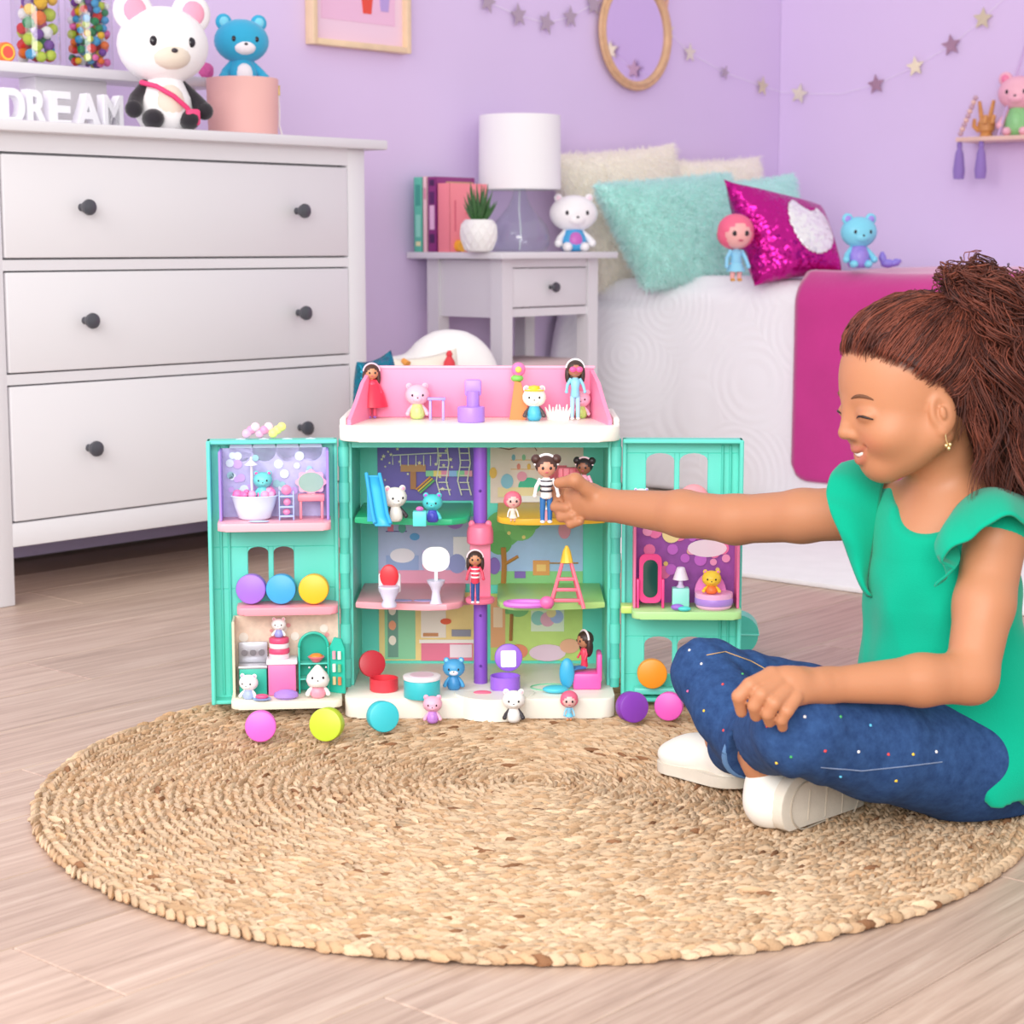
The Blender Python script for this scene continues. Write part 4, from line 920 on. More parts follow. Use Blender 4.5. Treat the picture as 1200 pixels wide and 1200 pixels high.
# --- middle left room: toilet and wash stand
wht = plas('#f4f0f6')
t = pbox('toy_toilet', 'toy', 'toy toilet with a red lid on the pink shelf', 456, 711, ZM)
part('bowl', MB().lathe([(.011, 0), (.012, .004), (.009, .01), (.015, .024), (.0165, .03), (.015, .032)], seg=20), plas('#dcd8f0'), t, smooth=50)
part('tank', MB().box((0, .017, .034), (.034, .008, .03), .003), wht, t)
part('lid', MB().ell((0, .008, .046), (.0145, .004, .018), u=18, v=12), plas('#d8353f'), t)
t = pbox('toy_washstand', 'toy', 'white toy washstand with a rounded mirror on the pink shelf', 511, 707, ZM)
part('pedestal', MB().lathe([(.010, 0), (.008, .004), (.006, .018), (.009, .026), (.013, .032), (.014, .036)], seg=18), plas('#e0dcf2'), t, smooth=50)
part('post', MB().box((0, .006, .045), (.005, .004, .024)), wht, t)
part('mirror', MB().prism(rrect(.042, .038, .016), .004, xf((0, .003, .068))), wht, t)
part('mirror_face', MB().prism(rrect(.036, .032, .014), .001, xf((0, .002, .068))), mat('#f2eee6', .2), t)
# --- lift
p = on(557, 707, Z0+.171); doll('toy_doll', 'doll in a red jacket standing in the pink lift', Vector((p.x, p.y, Z0+.1712)), .080, 0, hair='#3a2420', shirt='#e8415e', pants='#2f4f8f', band='#f7d8e0', skin='#c98a66', group='dolls of the dollhouse', stripes='#f4f0f0')
# --- middle right room
t = pbox('toy_pool', 'toy', 'orchid toy paddling pool on the light green shelf', 616, 712, ZM)
part('pool_ring', MB().tube([(.03*math.cos(a), .0+.016*math.sin(a), .006) for a in np.linspace(0, 2*PI, 25)], .0045, 8, cap=False), plas('#d678d8'), t)
part('water', MB().lathe([(.03, .002), (.03, .005), (.0003, .0055)], seg=24), plas('#c6a0e8'), t).scale = (1, .53, 1)
part('ball', MB().ell((.032, -.012, .010), (.011, .009, .010), u=14, v=10), plas('#ee6fae'), t)
t = pbox('toy_swing_frame', 'toy', 'coral toy climbing frame with a yellow peak on the light green shelf', 664, 712, ZM)
cor = plas('#f4748a')
for s in (-1, 1):
    part('post', MB().tube([(s*.026, -.008, 0), (s*.004, .004, .078)], [.0032, .0026], 8), cor, t)
    part('post', MB().tube([(s*.022, .03, 0), (s*.004, .008, .078)], [.0032, .0026], 8), cor, t)
for z_, w_ in ((.012, .022), (.028, .017), (.044, .013)): part('rung', MB().box((0, -.006+z_*.13, z_), (w_*2, .006, .005), .001), cor, t)
part('peak', MB().tube([(0, .004, .068), (0, .006, .086), (0, .006, .094)], [.010, .006, .002], 10), plas('#f6c23a'), t)
# --- bottom left room
def round_box(name, label, loc, r, h, c, c2=None, rot=(0, 0, 0)):
    t = thing(name, label, 'toy', loc, 0, 'round lidded toy boxes', rot=rot)
    part('tub', MB().cyl((0, 0, h*.36), r, h*.72, seg=32, bev=.002), plas(c), t)
    part('lid', MB().cyl((0, 0, h*.86), r*1.02, h*.28, seg=32, bev=.003), plas(c2 or c), t)
    return t
t = pbox('toy_round_box', 'toy', 'open red round toy box in the bottom left room', 450, 809, ZB)
part('tub', MB().lathe([(.02, 0), (.022, .002), (.022, .02), (.020, .02), (.0195, .004), (.0003, .004)], seg=30), plas('#e03a48'), t)
part('lid', MB().cyl((-.02, .026, .036), .021, .008, (PI/2-.25, 0, .35), seg=30, bev=.002), plas('#c02a38'), t)
t = pbox('toy_table', 'toy', 'aqua drum table with a white top in the bottom left room', 494, 819, ZB)
part('drum', MB().cyl((0, .014, .014), .0275, .028, seg=36, bev=.002), plas('#3fc4cc'), t); part('table_top', MB().cyl((0, .014, .0305), .0285, .006, seg=36, bev=.0015), plas('#f6f0f4'), t)
part('printed_plate', MB().prism(circ(1, 20), .0006, xf((0, .014, .0338), (PI/2, 0, 0), (.018, 1, .018))), plas('#e8c8d8'), t)
figure(532, 808, ZB, .052, '#4a9ed0', 'blue figurine in the bottom left kitchen room', 0, inner='#8fd0ea', muzzle='#e8e4f0', shirt='#3f8fc8')
# --- bottom right room
t = pbox('toy_compact', 'toy', 'open purple round toy box with a mirror in its lid', 592, 808, ZB)
part('tub', MB().lathe([(.021, 0), (.023, .002), (.023, .022), (.021, .022), (.02, .004), (.0003, .004)], seg=30), plas('#a06ae0'), t)
l = part('lid', MB().cyl((.005, .02, .046), .0215, .008, (PI/2-.15, 0, .1), seg=30, bev=.002), plas('#9a66dc'), t)
part('mirror', MB().prism(rrect(.024, .026, .003), .001, xf((.005, .0145, .045), (-.15, 0, .1))), mat('#eceaf2', .15), l)
t = pbox('toy_armchair', 'toy', 'hot pink toy armchair in the bottom right room', 688, 808, ZB)
hp = plas('#f05fb4')
part('chair_seat', MB().box((0, .016, .013), (.044, .04, .026), .004), hp, t)
part('chair_back', MB().box((.019, .016, .034), (.008, .04, .044), .003), hp, t)
p = on(688, 808, ZB); doll('toy_doll', 'seated doll in blue trousers on the hot pink armchair', Vector((p.x-.004, p.y+.014, ZB+.0262)), .062, -1.1, hair='#3a2420', shirt='#e8415e', pants='#3f7fb8', band='#f4e4ea', skin='#b57a58', shoes='#f2a8b8', sit=True, hs=.2, group='dolls of the dollhouse')
t = pbox('toy_cushion', 'toy', 'aqua toy cushion on the floor before the armchair', 651, 812, ZB)
part('cushion', MB().ell((0, 0, .006), (.02, .014, .006)), plas('#4fc8e0'), t); part('cushion_back', MB().ell((.018, .02, .026), (.012, .007, .024)), plas('#3fb0dc'), t)
# --- in front of the house on the rug
RG = .0112
figure(507, 847, RG, .044, '#f2b4cc', 'small pink figurine standing on the rug before the doorstep', 0, shirt='#c88ae0', belly='#c88ae0')
figure(602, 846, RG, .052, '#f4f1ee', 'small white figurine with dark paws on the rug before the house', 0, paw='#3a343a', inner='#f4c8d4')
p = on(667, 844, RG); doll('toy_doll', 'tiny doll with a pink bob and blue dress on the rug', Vector((p.x, p.y, RG)), .044, 0, hair='#f0688a', shirt='#8fd0f0', dress='#6fc8e8', skin='#f3c1bd', shoes='#e8883a', hairstyle='bob', hs=.27, group='figurines of the dollhouse')
def disc(px, py, rpx, z, c, label, rz=0, lean=.12):
    """a round lidded toy box standing on its edge"""
    p = on(px, py+rpx, z); r = rpx/FPX*(p.y*.99)
    return round_box('toy_round_box', label, Vector((p.x, p.y+.002, z+r*1.02)), r, .022, c, rot=(PI/2-lean, 0, rz))
disc(306, 849, 18.5, RG, '#f06ad0', 'pink round toy box on the rug below the left door', .1)
disc(386, 847, 20, RG, '#c4dc3a', 'lime green round toy box on the rug', -.2)
disc(446, 838, 18.5, RG, '#3fc8d4', 'aqua round toy box leaning on the dollhouse base', .35)
disc(737, 827, 18.5, RG, '#8a40b8', 'dark purple round toy box at the right of the base', .35)
disc(785, 826, 17, RG, '#f25fc4', 'pink round toy box half hidden by the knee', -.2)
zt2 = Z0+.168
for px, py, c, lab in ((296, 695, '#a070d8', 'violet round toy box at the left end of the narrow pink shelf'), (331, 693, '#3fa8e4', 'sky blue round toy box in the middle of the narrow pink shelf'), (369, 692, '#f8c02a', 'yellow round toy box at the right end of the narrow pink shelf')):
    p = at(px, py, 2.862); round_box('toy_round_box', lab, Vector((p.x, 2.862, zt2+.0235)), .0225, .022, c, rot=(PI/2-.06, 0, 0))
p = at(763, 790, 2.88); round_box('toy_round_box', 'orange round toy box in the lower window of the right door', Vector((p.x, 2.872, Z0+.034+.0235)), .0225, .02, '#f79a26', rot=(PI/2-.06, 0, 0))
# --- roof terrace
p = on(436, 490, ZRF); dd = doll('toy_doll', 'doll in a red cape on the roof terrace', Vector((p.x, p.y, ZRF)), .084, .2, hair='#4a2a22', shirt='#ef4a6a', pants='#e85a7a', band='#f7c8d8', skin='#c98d68', shoes='#b07ad8', group='dolls of the dollhouse')
part('cape', MB().lathe([(.026, .018), (.02, .04), (.010, .06), (.006, .062)], (0, .006, 0), 18), plas('#e8304e'), dd)
figure(489, 491, ZRF, .058, '#f7b9cc', 'pink figurine with a green scarf on the roof terrace', .1, shirt='#cfe08a', belly='#cfe08a')
t = pbox('toy_side_table', 'toy', 'lilac toy side table on the roof terrace', 512, 492, ZRF)
part('table_top', MB().box((0, 0, .033), (.028, .018, .004), .001), plas('#a99ae6'), t)
for s in (-1, 1): part('leg', MB().box((s*.010, 0, .016), (.004, .012, .032), .001), plas('#b8a8ea'), t)
t = pbox('toy_stove', 'toy', 'lilac toy seat on a round drum at the middle of the roof', 552, 495, ZRF)
lil = plas('#ad82e4')
part('drum', MB().cyl((0, .008, .012), .021, .024, seg=30, bev=.002), lil, t); part('seat_post', MB().cyl((.003, .012, .035), .010, .024, seg=20), lil, t); part('seat_back', MB().box((.003, .016, .052), (.026, .01, .026), .004), plas('#b48cea'), t)
t = pbox('toy_ramp', 'toy', 'orange toy ramp beside the yellow hatted figurine', 606, 492, ZRF)
part('ramp', MB().prism([(-.012, 0), (.012, 0), (.018, .012), (.006, .058), (-.004, .06)], .02), plas('#f28a4a'), t); part('flower', MB().ell((.002, .008, .078), (.011, .006, .011)), plas('#f47ab4'), t); part('flower_centre', MB().ell((.002, .001, .078), (.005, .003, .005), u=10, v=8), plas('#f6d05a'), t); part('stem', MB().ell((.0, .008, .064), (.010, .006, .006)), plas('#7fc85a'), t)
figure(626, 493, ZRF, .056, '#f4f0e2', 'cream figurine wearing a yellow hat on the roof terrace', 0, hat='#f6cc2a', shirt='#4fb8d8', paw='#5a4a4a')
for i, (px, c) in enumerate(((648, '#f4f0e6'), (660, '#faf6ea'))):
    t = pbox('toy_plant', 'toy', ('white toy coral beside the yellow hatted figurine', 'white toy coral beside the pink figurine on the roof')[i], px, 492, ZRF)
    for k_ in range(5): part('leaf', MB().tube([((k_-2)*.003, 0, 0), ((k_-2)*.0045, 0, .012), ((k_-2)*.006, 0, .02+.004*(k_ % 2))], [.003, .0025, .001], 6), plas(c), t)
p = at(674, 460, HY+.055); dd = doll('toy_doll', 'doll in pink goggles at the back of the roof terrace', Vector((p.x, p.y, ZRF)), .092, .1, hair='#3f2a24', shirt='#8fd0ea', pants='#a8d8f0', band='#f7f0f4', skin='#b5785a', group='dolls of the dollhouse')
part('goggles', MB().ell((-.005, -.0115, .079), (.0055, .003, .0045)).ell((.005, -.0115, .079), (.0055, .003, .0045)), plas('#f25a9c'), dd)
figure(681, 490, ZRF, .046, '#f7b6ca', 'pink figurine in a green skirt at the right of the roof', -.1, shirt='#bfe07a', belly='#bfe07a')
# --- left door, upper room: bath, trolley, dressing table
def DP(door_, x, y, z): return door_.matrix_world @ Vector((x, y, z))
bpy.context.view_layer.update()
def indoor(name, cat, label, door_, x, y, z, rz=0, group=None):
    p = DP(door_, x, y, z); return thing(name, label, cat, p, door_.rotation_euler.z+rz, group)
t = indoor('toy_bathtub', 'toy', 'pale blue toy bathtub full of pink bubbles', LD, -.125, -.042, .3003)
tub = MB().lathe([(.018, 0), (.024, .003), (.030, .02), (.034, .034), (.036, .036), (.034, .037), (.031, .032), (.0003, .031)], seg=30); 
part('tub', tub, plas('#d4e0f2'), t, smooth=60).scale = (1, .62, 1)
rngb = random.Random(4)
for i in range(16): part('bubble', MB().ell((rngb.uniform(-.026, .026), rngb.uniform(-.012, .012), .036+rngb.random()*.006), rngb.uniform(.004, .008), u=10, v=8), plas(rngb.choice(('#f27ab8', '#e858a8', '#f8a8d0'))), t)
part('shower_pole', MB().tube([(-.004, .016, .03), (-.004, .018, .085), (-.004, .008, .092), (-.004, 0, .088)], .0022, 8).lathe([(.003, .006), (.010, 0), (.0003, -.001)], (-.004, -.002, .083), 14), wht, t)
bear('toy_figurine', 'turquoise figurine bathing in the toy bathtub', 'figurine', DP(LD, -.112, -.040, .331), .044, '#6fd0d4', .1, group='figurines of the dollhouse', inner='#e858a8', stand=True, hd=.6)
t = indoor('toy_trolley', 'toy', 'pale blue toy trolley beside the bathtub', LD, -.077, -.05, .3003)
for z_ in (.006, .02, .036): part('trolley_shelf', MB().box((0, 0, z_), (.022, .014, .003), .001), plas('#a8bcec'), t)
for sx in (-1, 1): part('trolley_post', MB().box((sx*.0105, 0, .022), (.002, .014, .044), .0005), plas('#a8bcec'), t)
part('soap', MB().ell((0, 0, .012), (.006, .005, .005), u=10, v=8).ell((.001, 0, .027), (.006, .005, .006), u=10, v=8).ell((0, 0, .045), (.008, .006, .008), u=10, v=8), plas('#f48ab4'), t)
t = indoor('toy_dressing_table', 'toy', 'pink toy dressing table with a scalloped mirror', LD, -.040, -.038, .3003)
part('table_top', MB().box((0, 0, .032), (.040, .02, .010), .002), plas('#f78a9c'), t)
for sx in (-1, 1): part('leg', MB().box((sx*.016, 0, .014), (.004, .014, .028), .001), plas('#f78a9c'), t)
part('mirror_frame', MB().prism([((.022+.002*math.cos(8*a))*math.cos(a), (.018+.002*math.cos(8*a))*math.sin(a)) for a in np.linspace(0, 2*PI, 64, endpoint=False)], .003, xf((0, .008, .054))), plas('#f2b0c8'), t)
part('mirror', MB().prism([(.019*math.cos(a), .015*math.sin(a)) for a in np.linspace(0, 2*PI, 24, endpoint=False)], .001, xf((0, .007, .054))), mat('#a8d0cc', .1, metal=.5), t)
t = indoor('toy_bath_mat', 'toy', 'tiny pale blue bath mat before the bathtub', LD, -.118, -.074, .3003); part('mat', MB().ell((0, 0, .0015), (.016, .007, .0015)), plas('#b8cdf0'), t)
# --- left door, kitchen
t = indoor('toy_stove', 'toy', 'silver and teal toy stove in the kitchen room', LD, -.132, -.034, .0303)
part('oven', MB().box((0, 0, .021), (.042, .03, .042), .002), plas('#2fb8a0'), t); part('hob', MB().box((0, 0, .044), (.044, .032, .004), .001), mat('#d4d4da', .3, metal=.5), t); part('splashback', MB().box((0, .012, .062), (.044, .005, .032), .001), mat('#b9bac2', .3, metal=.5), t)
for i in (-1, 0, 1): part('burner', MB().cyl((i*.013, .008, .062), .005, .003, (PI/2, 0, 0), seg=14), mat('#8f9098', .3, metal=.6), t)
t = indoor('toy_counter', 'toy', 'pink toy kitchen counter with a white worktop', LD, -.088, -.036, .0303)
part('cupboard', MB().box((0, 0, .024), (.042, .034, .048), .002), plas('#f27ab4'), t); part('worktop', MB().box((0, 0, .0515), (.047, .038, .007), .002), wht, t)
t = indoor('toy_cake', 'toy', 'tiered pink and white toy cake on the counter', LD, -.092, -.036, .0854)
for i, (r_, c) in enumerate(((.0155, '#f7d4e0'), (.0158, '#e8527f'), (.015, '#f7e4ea'), (.0152, '#e8527f'))): part('tier', MB().cyl((0, 0, .004+.008*i), r_, .008, seg=24, bev=.0015), plas(c), t)
bear('toy_figurine', 'white figurine standing on top of the toy cake', 'figurine', DP(LD, -.092, -.036, .1175), .032, '#f6f2f2', 0, group='figurines of the dollhouse', stand=True, shirt='#9aa0dc', hd=.64)
bear('toy_figurine', 'white figurine on the cream tray before the stove', 'figurine', DP(LD, -.138, -.068, .0303), .040, '#f6f2f2', -.2, group='figurines of the dollhouse', stand=True, shirt='#a8b8e4', hd=.66, inner='#f4a8c0')
bear('toy_figurine', 'white cone headed figurine beside the toy refrigerator', 'figurine', DP(LD, -.034, -.068, .0303), .050, '#f8f4f0', .1, group='figurines of the dollhouse', stand=True, shirt='#f4a0b4', hd=.7, ear_r=.05, cone=True)
t = indoor('toy_fridge', 'toy', 'teal arched toy refrigerator with open door', LD, -.040, -.030, .0303)
arch = [(-.023, 0), (.023, 0), (.023, .068)] + [(.023*math.cos(a), .068+.023*math.sin(a)) for a in np.linspace(.2, PI-.2, 10)] + [(-.023, .068)]
part('cabinet', MB().prism(arch, .004, xf((0, .012, 0))), plas('#1fae98'), t)
for s in (-1, 1): part('cabinet_side', MB().box((s*.022, 0, .036), (.003, .024, .072), .001), plas('#2cc4ac'), t)
part('cabinet_top', MB().tube([(.022*math.cos(a), 0, .07+.022*math.sin(a)) for a in np.linspace(0, PI, 13)], .0022, 8), plas('#2cc4ac'), t)
for z_ in (.022, .046): part('fridge_shelf', MB().box((0, 0, z_), (.042, .022, .002)), plas('#5fd8c4'), t)
part('bowl', MB().lathe([(.006, 0), (.013, .008), (.012, .009), (.0003, .007)], (.004, -.004, .0475), 16), plas('#f07a8a'), t); part('oranges', MB().ell((.004, -.004, .056), (.010, .009, .005)), plas('#f0903a'), t)
part('bowl', MB().lathe([(.006, 0), (.012, .007), (.0003, .006)], (.008, -.004, .0235), 16), plas('#f0a04a'), t)
dr_ = part('fridge_door', MB().prism([(0, 0), (.026, 0), (.026, .07), (.020, .084), (.008, .086), (0, .07)], .004, xf((.024, -.006, 0), (0, 0, -.5))), plas('#2cc4ac'), t)
for i, c in enumerate(('#f2d8a0', '#e88a5a', '#f4f0ea', '#7fc08a', '#f0a8b8', '#f6f2e6')):
    part('bottle', MB().cyl((.031+.008*(i % 2), -.016-.003*(i % 2), .02+.02*(i//2)), .0028, .012, seg=10), plas(c), dr_)
t = indoor('toy_cushion', 'toy', 'lilac scalloped toy cushion on the cream tray', LD, -.082, -.074, .0303); part('cushion', MB().lathe([(.010, 0), (.017, .004), (.016, .010), (.008, .014), (.0003, .015)], seg=20), plas('#b08ae0'), t).scale = (1.1, .7, 1)
t = indoor('toy_plate', 'toy', 'pink and blue toy pastry plate at the front of the cream tray', LD, -.118, -.080, .0303); part('plate', MB().lathe([(.008, 0), (.014, .003), (.0003, .0035)], seg=20), plas('#8fb8ea'), t); part('pastry', MB().ell((0, 0, .006), (.010, .006, .004)), plas('#f05a8a'), t)
t = thing('toy_flowers', 'pastel pink and yellow toy blossoms on top of the left door', 'toy', DP(LD, -.11, -.006, .4185), LD.rotation_euler.z)
for i in range(9): part('blossom', MB().ell((-.026+i*.0066, .002*(i % 2), .008+.005*((i*7) % 3)), (.007, .005, .007), u=10, v=8), plas(('#f7b4d4', '#f29ac4', '#f8d4e4')[i % 3] if i < 6 else '#f4ec8a'), t)
# --- right door room
t = indoor('toy_mirror', 'toy', 'hot pink standing toy mirror in the right door room', RD, .042, -.05, .1653)
part('mirror_frame', MB().prism(rrect(.034, .075, .01, cz=.044), .004), plas('#f0428c'), t); part('mirror', MB().prism(rrect(.022, .058, .0105, cz=.044), .001, xf((0, -.0012, 0))), mat('#1f4a42', .08), t)
for s in (-1, 1): part('stand', MB().box((s*.019, 0, .022), (.004, .016, .044), .001), plas('#f0428c'), t)
t = indoor('toy_cabinet', 'toy', 'mint toy bedside cabinet in the right door room', RD, .088, -.045, .1653)
part('cabinet', MB().box((0, 0, .015), (.026, .022, .03), .002), plas('#9ae8dc'), t)
t = indoor('toy_lamp', 'toy', 'white toy lamp on the mint cabinet', RD, .088, -.045, .1956)
part('foot', MB().lathe([(.007, 0), (.004, .004), (.003, .014), (.0003, .016)], seg=14), plas('#d8c8ea'), t); part('shade', MB().lathe([(.012, .012), (.006, .03), (.004, .031)], seg=18), plas('#f0e6f6'), t)
t = indoor('toy_bed', 'toy', 'pale pink rounded toy bed in the right door room', RD, .138, -.052, .1653)
part('bed_tub', MB().lathe([(.024, 0), (.027, .003), (.029, .02), (.0285, .024), (.026, .024), (.0003, .021)], seg=30), plas('#f4b4dc'), t); part('bed_band', MB().lathe([(.0278, .006), (.0292, .008), (.0292, .015), (.0285, .017)], seg=30, cap=False), plas('#b48ae0'), t)
part('headboard', MB().prism([(.024*math.cos(a), .03*math.sin(a)) for a in np.linspace(0, PI, 16)], .006, xf((-.004, .018, .02))), plas('#e88ad0'), t)
bear('toy_figurine', 'yellow figurine tucked into the pale pink toy bed', 'figurine', DP(RD, .134, -.056, .188), .038, '#f6cc3a', -.1, group='figurines of the dollhouse', stand=True, hd=.7, inner='#f28ab8', shirt='#ef7a3a')
t = indoor('toy_slippers', 'toy', 'purple toy slipper on the light green tray', RD, .082, -.074, .1653); part('slipper', MB().ell((0, 0, .005), (.010, .006, .005)), plas('#9a6ad0'), t)
t = indoor('toy_slippers', 'toy', 'aqua toy slipper at the front of the light green tray', RD, .092, -.083, .1653); part('slipper', MB().ell((0, 0, .004), (.010, .005, .004)), plas('#4fd0cc'), t)
o = obj('toy_dome', MB().ell((0, 0, 0), (.024, .012, .024)).mesh('dome', plas('#f49aa4'), 70), None, DP(RD, .108, -.02, .326)); tag(o, 'coral toy dome on the right door above the bedroom', 'toy')
bear('toy_figurine', 'white and lilac figurine at the right door window behind the arm', 'figurine', DP(RD, .028, -.022, .3003), .045, '#f4f0f4', 0, group='figurines of the dollhouse', stand=True, inner='#a88ae0', ear_r=.1)
# --- teal case behind the right door
p = on(868, 775, 0); t = thing('toy_case', 'round teal toy carrying case on the floor behind the right door', 'toy', Vector((p.x, p.y+.05, 0)), -.1)
part('lower_shell', MB().prism([(.036*math.cos(a), .036+.036*math.sin(a)) for a in np.linspace(PI, 2*PI, 16)], .05), teal2, t, smooth=40)
part('upper_shell', MB().prism([(.037*math.cos(a), .038+.034*math.sin(a)) for a in np.linspace(0, PI, 16)], .05), teal2, t, smooth=40)
part('seam', MB().box((0, .025, .037), (.076, .053, .003), .001), plas('#7fe4d4'), t)
# ================================================================ the child: surfaces from distance fields
class Field:
    def __init__(s, lo, hi, h):
        s.lo = np.array(lo, float); s.h = h; s.n = np.ceil((np.array(hi)-s.lo)/h).astype(int)+1
        s.F = np.full(s.n, .05, np.float32)
    def blk(s, lo, hi):
        a = np.clip(np.floor((np.array(lo)-s.lo)/s.h).astype(int), 0, s.n-1); b = np.clip(np.ceil((np.array(hi)-s.lo)/s.h).astype(int)+1, 1, s.n)
        sl = tuple(slice(i, j) for i, j in zip(a, b))
        g = [(np.arange(i, j)*s.h+o).astype(np.float32) for i, j, o in zip(a, b, s.lo)]
        return sl, g[0][:, None, None], g[1][None, :, None], g[2][None, None, :]
    def add(s, fn, lo, hi, k=.01):
        m = k+.012; sl, X, Y, Z = s.blk(np.array(lo)-m, np.array(hi)+m)
        d = fn(X, Y, Z); f = s.F[sl]
        if k > 0:
            hh = np.clip(.5+.5*(d-f)/k, 0, 1); s.F[sl] = d*(1-hh)+f*hh-k*hh*(1-hh)
        else: s.F[sl] = np.minimum(f, d)
    def cut(s, fn, lo, hi, k=.006):
        m = k+.012; sl, X, Y, Z = s.blk(np.array(lo)-m, np.array(hi)+m)
        d = -fn(X, Y, Z); f = s.F[sl]; hh = np.clip(.5-.5*(d-f)/k, 0, 1); s.F[sl] = d*(1-hh)+f*hh+k*hh*(1-hh)
    def cone(s, a, b, ra, rb, k=.01):
        a, b = np.array(a, float), np.array(b, float); ab = b-a; L2 = max(ab@ab, 1e-12); R = max(ra, rb)
        def fn(X, Y, Z):
            px, py, pz = X-a[0], Y-a[1], Z-a[2]; t = np.clip((px*ab[0]+py*ab[1]+pz*ab[2])/L2, 0, 1)
            return np.sqrt((px-t*ab[0])**2+(py-t*ab[1])**2+(pz-t*ab[2])**2)-(ra+(rb-ra)*t)
        s.add(fn, np.minimum(a, b)-R, np.maximum(a, b)+R, k)
    def chain(s, pts, rs, k=.006):
        for i in range(len(pts)-1): s.cone(pts[i], pts[i+1], rs[i], rs[i+1], k)
    def ellip(s, c, r, axes=None, k=.01, cut=False):
        c, r = np.array(c, float), np.array(r, float); A = np.eye(3) if axes is None else np.array(axes); R = r.max()
        def fn(X, Y, Z):
            px, py, pz = X-c[0], Y-c[1], Z-c[2]; q = [px*A[i][0]+py*A[i][1]+pz*A[i][2] for i in range(3)]
            k0 = np.sqrt((q[0]/r[0])**2+(q[1]/r[1])**2+(q[2]/r[2])**2); k1 = np.sqrt((q[0]/r[0]**2)**2+(q[1]/r[1]**2)**2+(q[2]/r[2]**2)**2)+1e-9
            return k0*(k0-1)/k1
        (s.cut if cut else s.add)(fn, c-R, c+R, k)
    def mesh(s):
        F = s.F; S = F < 0; nx, ny, nz = F.shape
        c = np.zeros((nx-1, ny-1, nz-1), np.uint8)
        for i in (0, 1):
            for j in (0, 1):
                for k in (0, 1): c += S[i:nx-1+i, j:ny-1+j, k:nz-1+k]
        I = np.argwhere((c > 0) & (c < 8)); acc = np.zeros((len(I), 3)); cnt = np.zeros(len(I))
        for ax in range(3):
            o1, o2 = [q for q in range(3) if q != ax]
            for i in (0, 1):
                for j in (0, 1):
                    A = I.copy(); A[:, o1] += i; A[:, o2] += j; B = A.copy(); B[:, ax] += 1
                    fa, fb = F[tuple(A.T)], F[tuple(B.T)]; m = (fa < 0) != (fb < 0)
                    t = np.where(m, fa/np.where(m, fa-fb, 1), 0); P = A.astype(float); P[:, ax] += t
                    acc[m] += P[m]; cnt[m] += 1
        V = acc/cnt[:, None]*s.h+s.lo
        idx = np.full(c.shape, -1, np.int32); idx[tuple(I.T)] = np.arange(len(I)); Q = []
        for ax in range(3):
            sl0 = [slice(1, -1)]*3; sl0[ax] = slice(0, -1); sl1 = list(sl0); sl1[ax] = slice(1, None)
            a, b = S[tuple(sl0)], S[tuple(sl1)]; E = np.argwhere(a != b); sg = a[tuple(E.T)]
            off = np.ones(3, int); off[ax] = 0; E = E+off; o1, o2 = (ax+1) % 3, (ax+2) % 3
            e1, e2 = np.eye(3, dtype=int)[o1], np.eye(3, dtype=int)[o2]
            q = np.stack([idx[tuple((E-e1-e2).T)], idx[tuple((E-e2).T)], idx[tuple(E.T)], idx[tuple((E-e1).T)]], 1)
            q[~sg] = q[~sg][:, ::-1]; Q.append(q)
        return V, np.concatenate(Q)
def relax(V, Q, it, f=.5):
    e = np.concatenate([Q[:, [0, 1]], Q[:, [1, 2]], Q[:, [2, 3]], Q[:, [3, 0]]]); e = np.concatenate([e, e[:, ::-1]])
    n = np.bincount(e[:, 0], minlength=len(V)).astype(float); n[n == 0] = 1
    for i in range(it):
        for lam in (f, -f*1.04):
            m = np.stack([np.bincount(e[:, 0], V[e[:, 1], c], len(V)) for c in range(3)], 1)/n[:, None]; V = V+(m-V)*lam
    return V
def npmesh(name, V, Q, m, col=None, smooth=True, attr='tone'):
    V = np.array(V); V[:, 2] = np.maximum(V[:, 2], .0)
    me = bpy.data.meshes.new(name); me.vertices.add(len(V)); me.vertices.foreach_set('co', np.asarray(V, np.float32).ravel())
    k = Q.shape[1]; me.loops.add(Q.size); me.loops.foreach_set('vertex_index', Q.ravel().astype(np.int32)); me.polygons.add(len(Q)); me.polygons.foreach_set('loop_start', np.arange(0, Q.size, k, dtype=np.int32))
    me.polygons.foreach_set('use_smooth', np.ones(len(Q), bool)); me.update(); me.validate()
    if col is not None:
        ca = me.color_attributes.new(attr, 'FLOAT_COLOR', 'POINT'); ca.data.foreach_set('color', np.concatenate([col, np.ones((len(col), 1))], 1).ravel().astype(np.float32))
    me.materials.append(m); return me
def A(px, py, Y): return np.array(at(px, py, Y))
BASE = np.array([.56, 2.36, RG])
# ---- head frame
yaw, pit = math.radians(12), math.radians(14)
HF = np.array([-math.cos(yaw)*math.cos(pit), -math.sin(yaw)*math.cos(pit), -math.sin(pit)]); HL = np.array([math.sin(yaw), -math.cos(yaw), 0]); HU = np.cross(HF, HL)
HO = A(1074, 482, 2.33); HA = [HF, HL, HU]
def H(f, l, u_): return HO+HF*f+HL*l+HU*u_
# ---- joints
neck = A(1108, 592, 2.37); RS, LS = A(1022, 600, 2.44), A(1168, 624, 2.27)
RE, RWr = A(862, 609, 2.56), A(712, 592, 2.70); LE, LWr = A(1138, 794, 2.19), A(968, 803, 2.14)
pel = A(1128, 880, 2.40); RH_, LH_ = A(1085, 880, 2.50), A(1128, 893, 2.32)
RK, LK = A(828, 790, 2.46), A(938, 856, 2.16); RA, LA = A(893, 893, 2.285), np.array([.285, 2.45, .06])
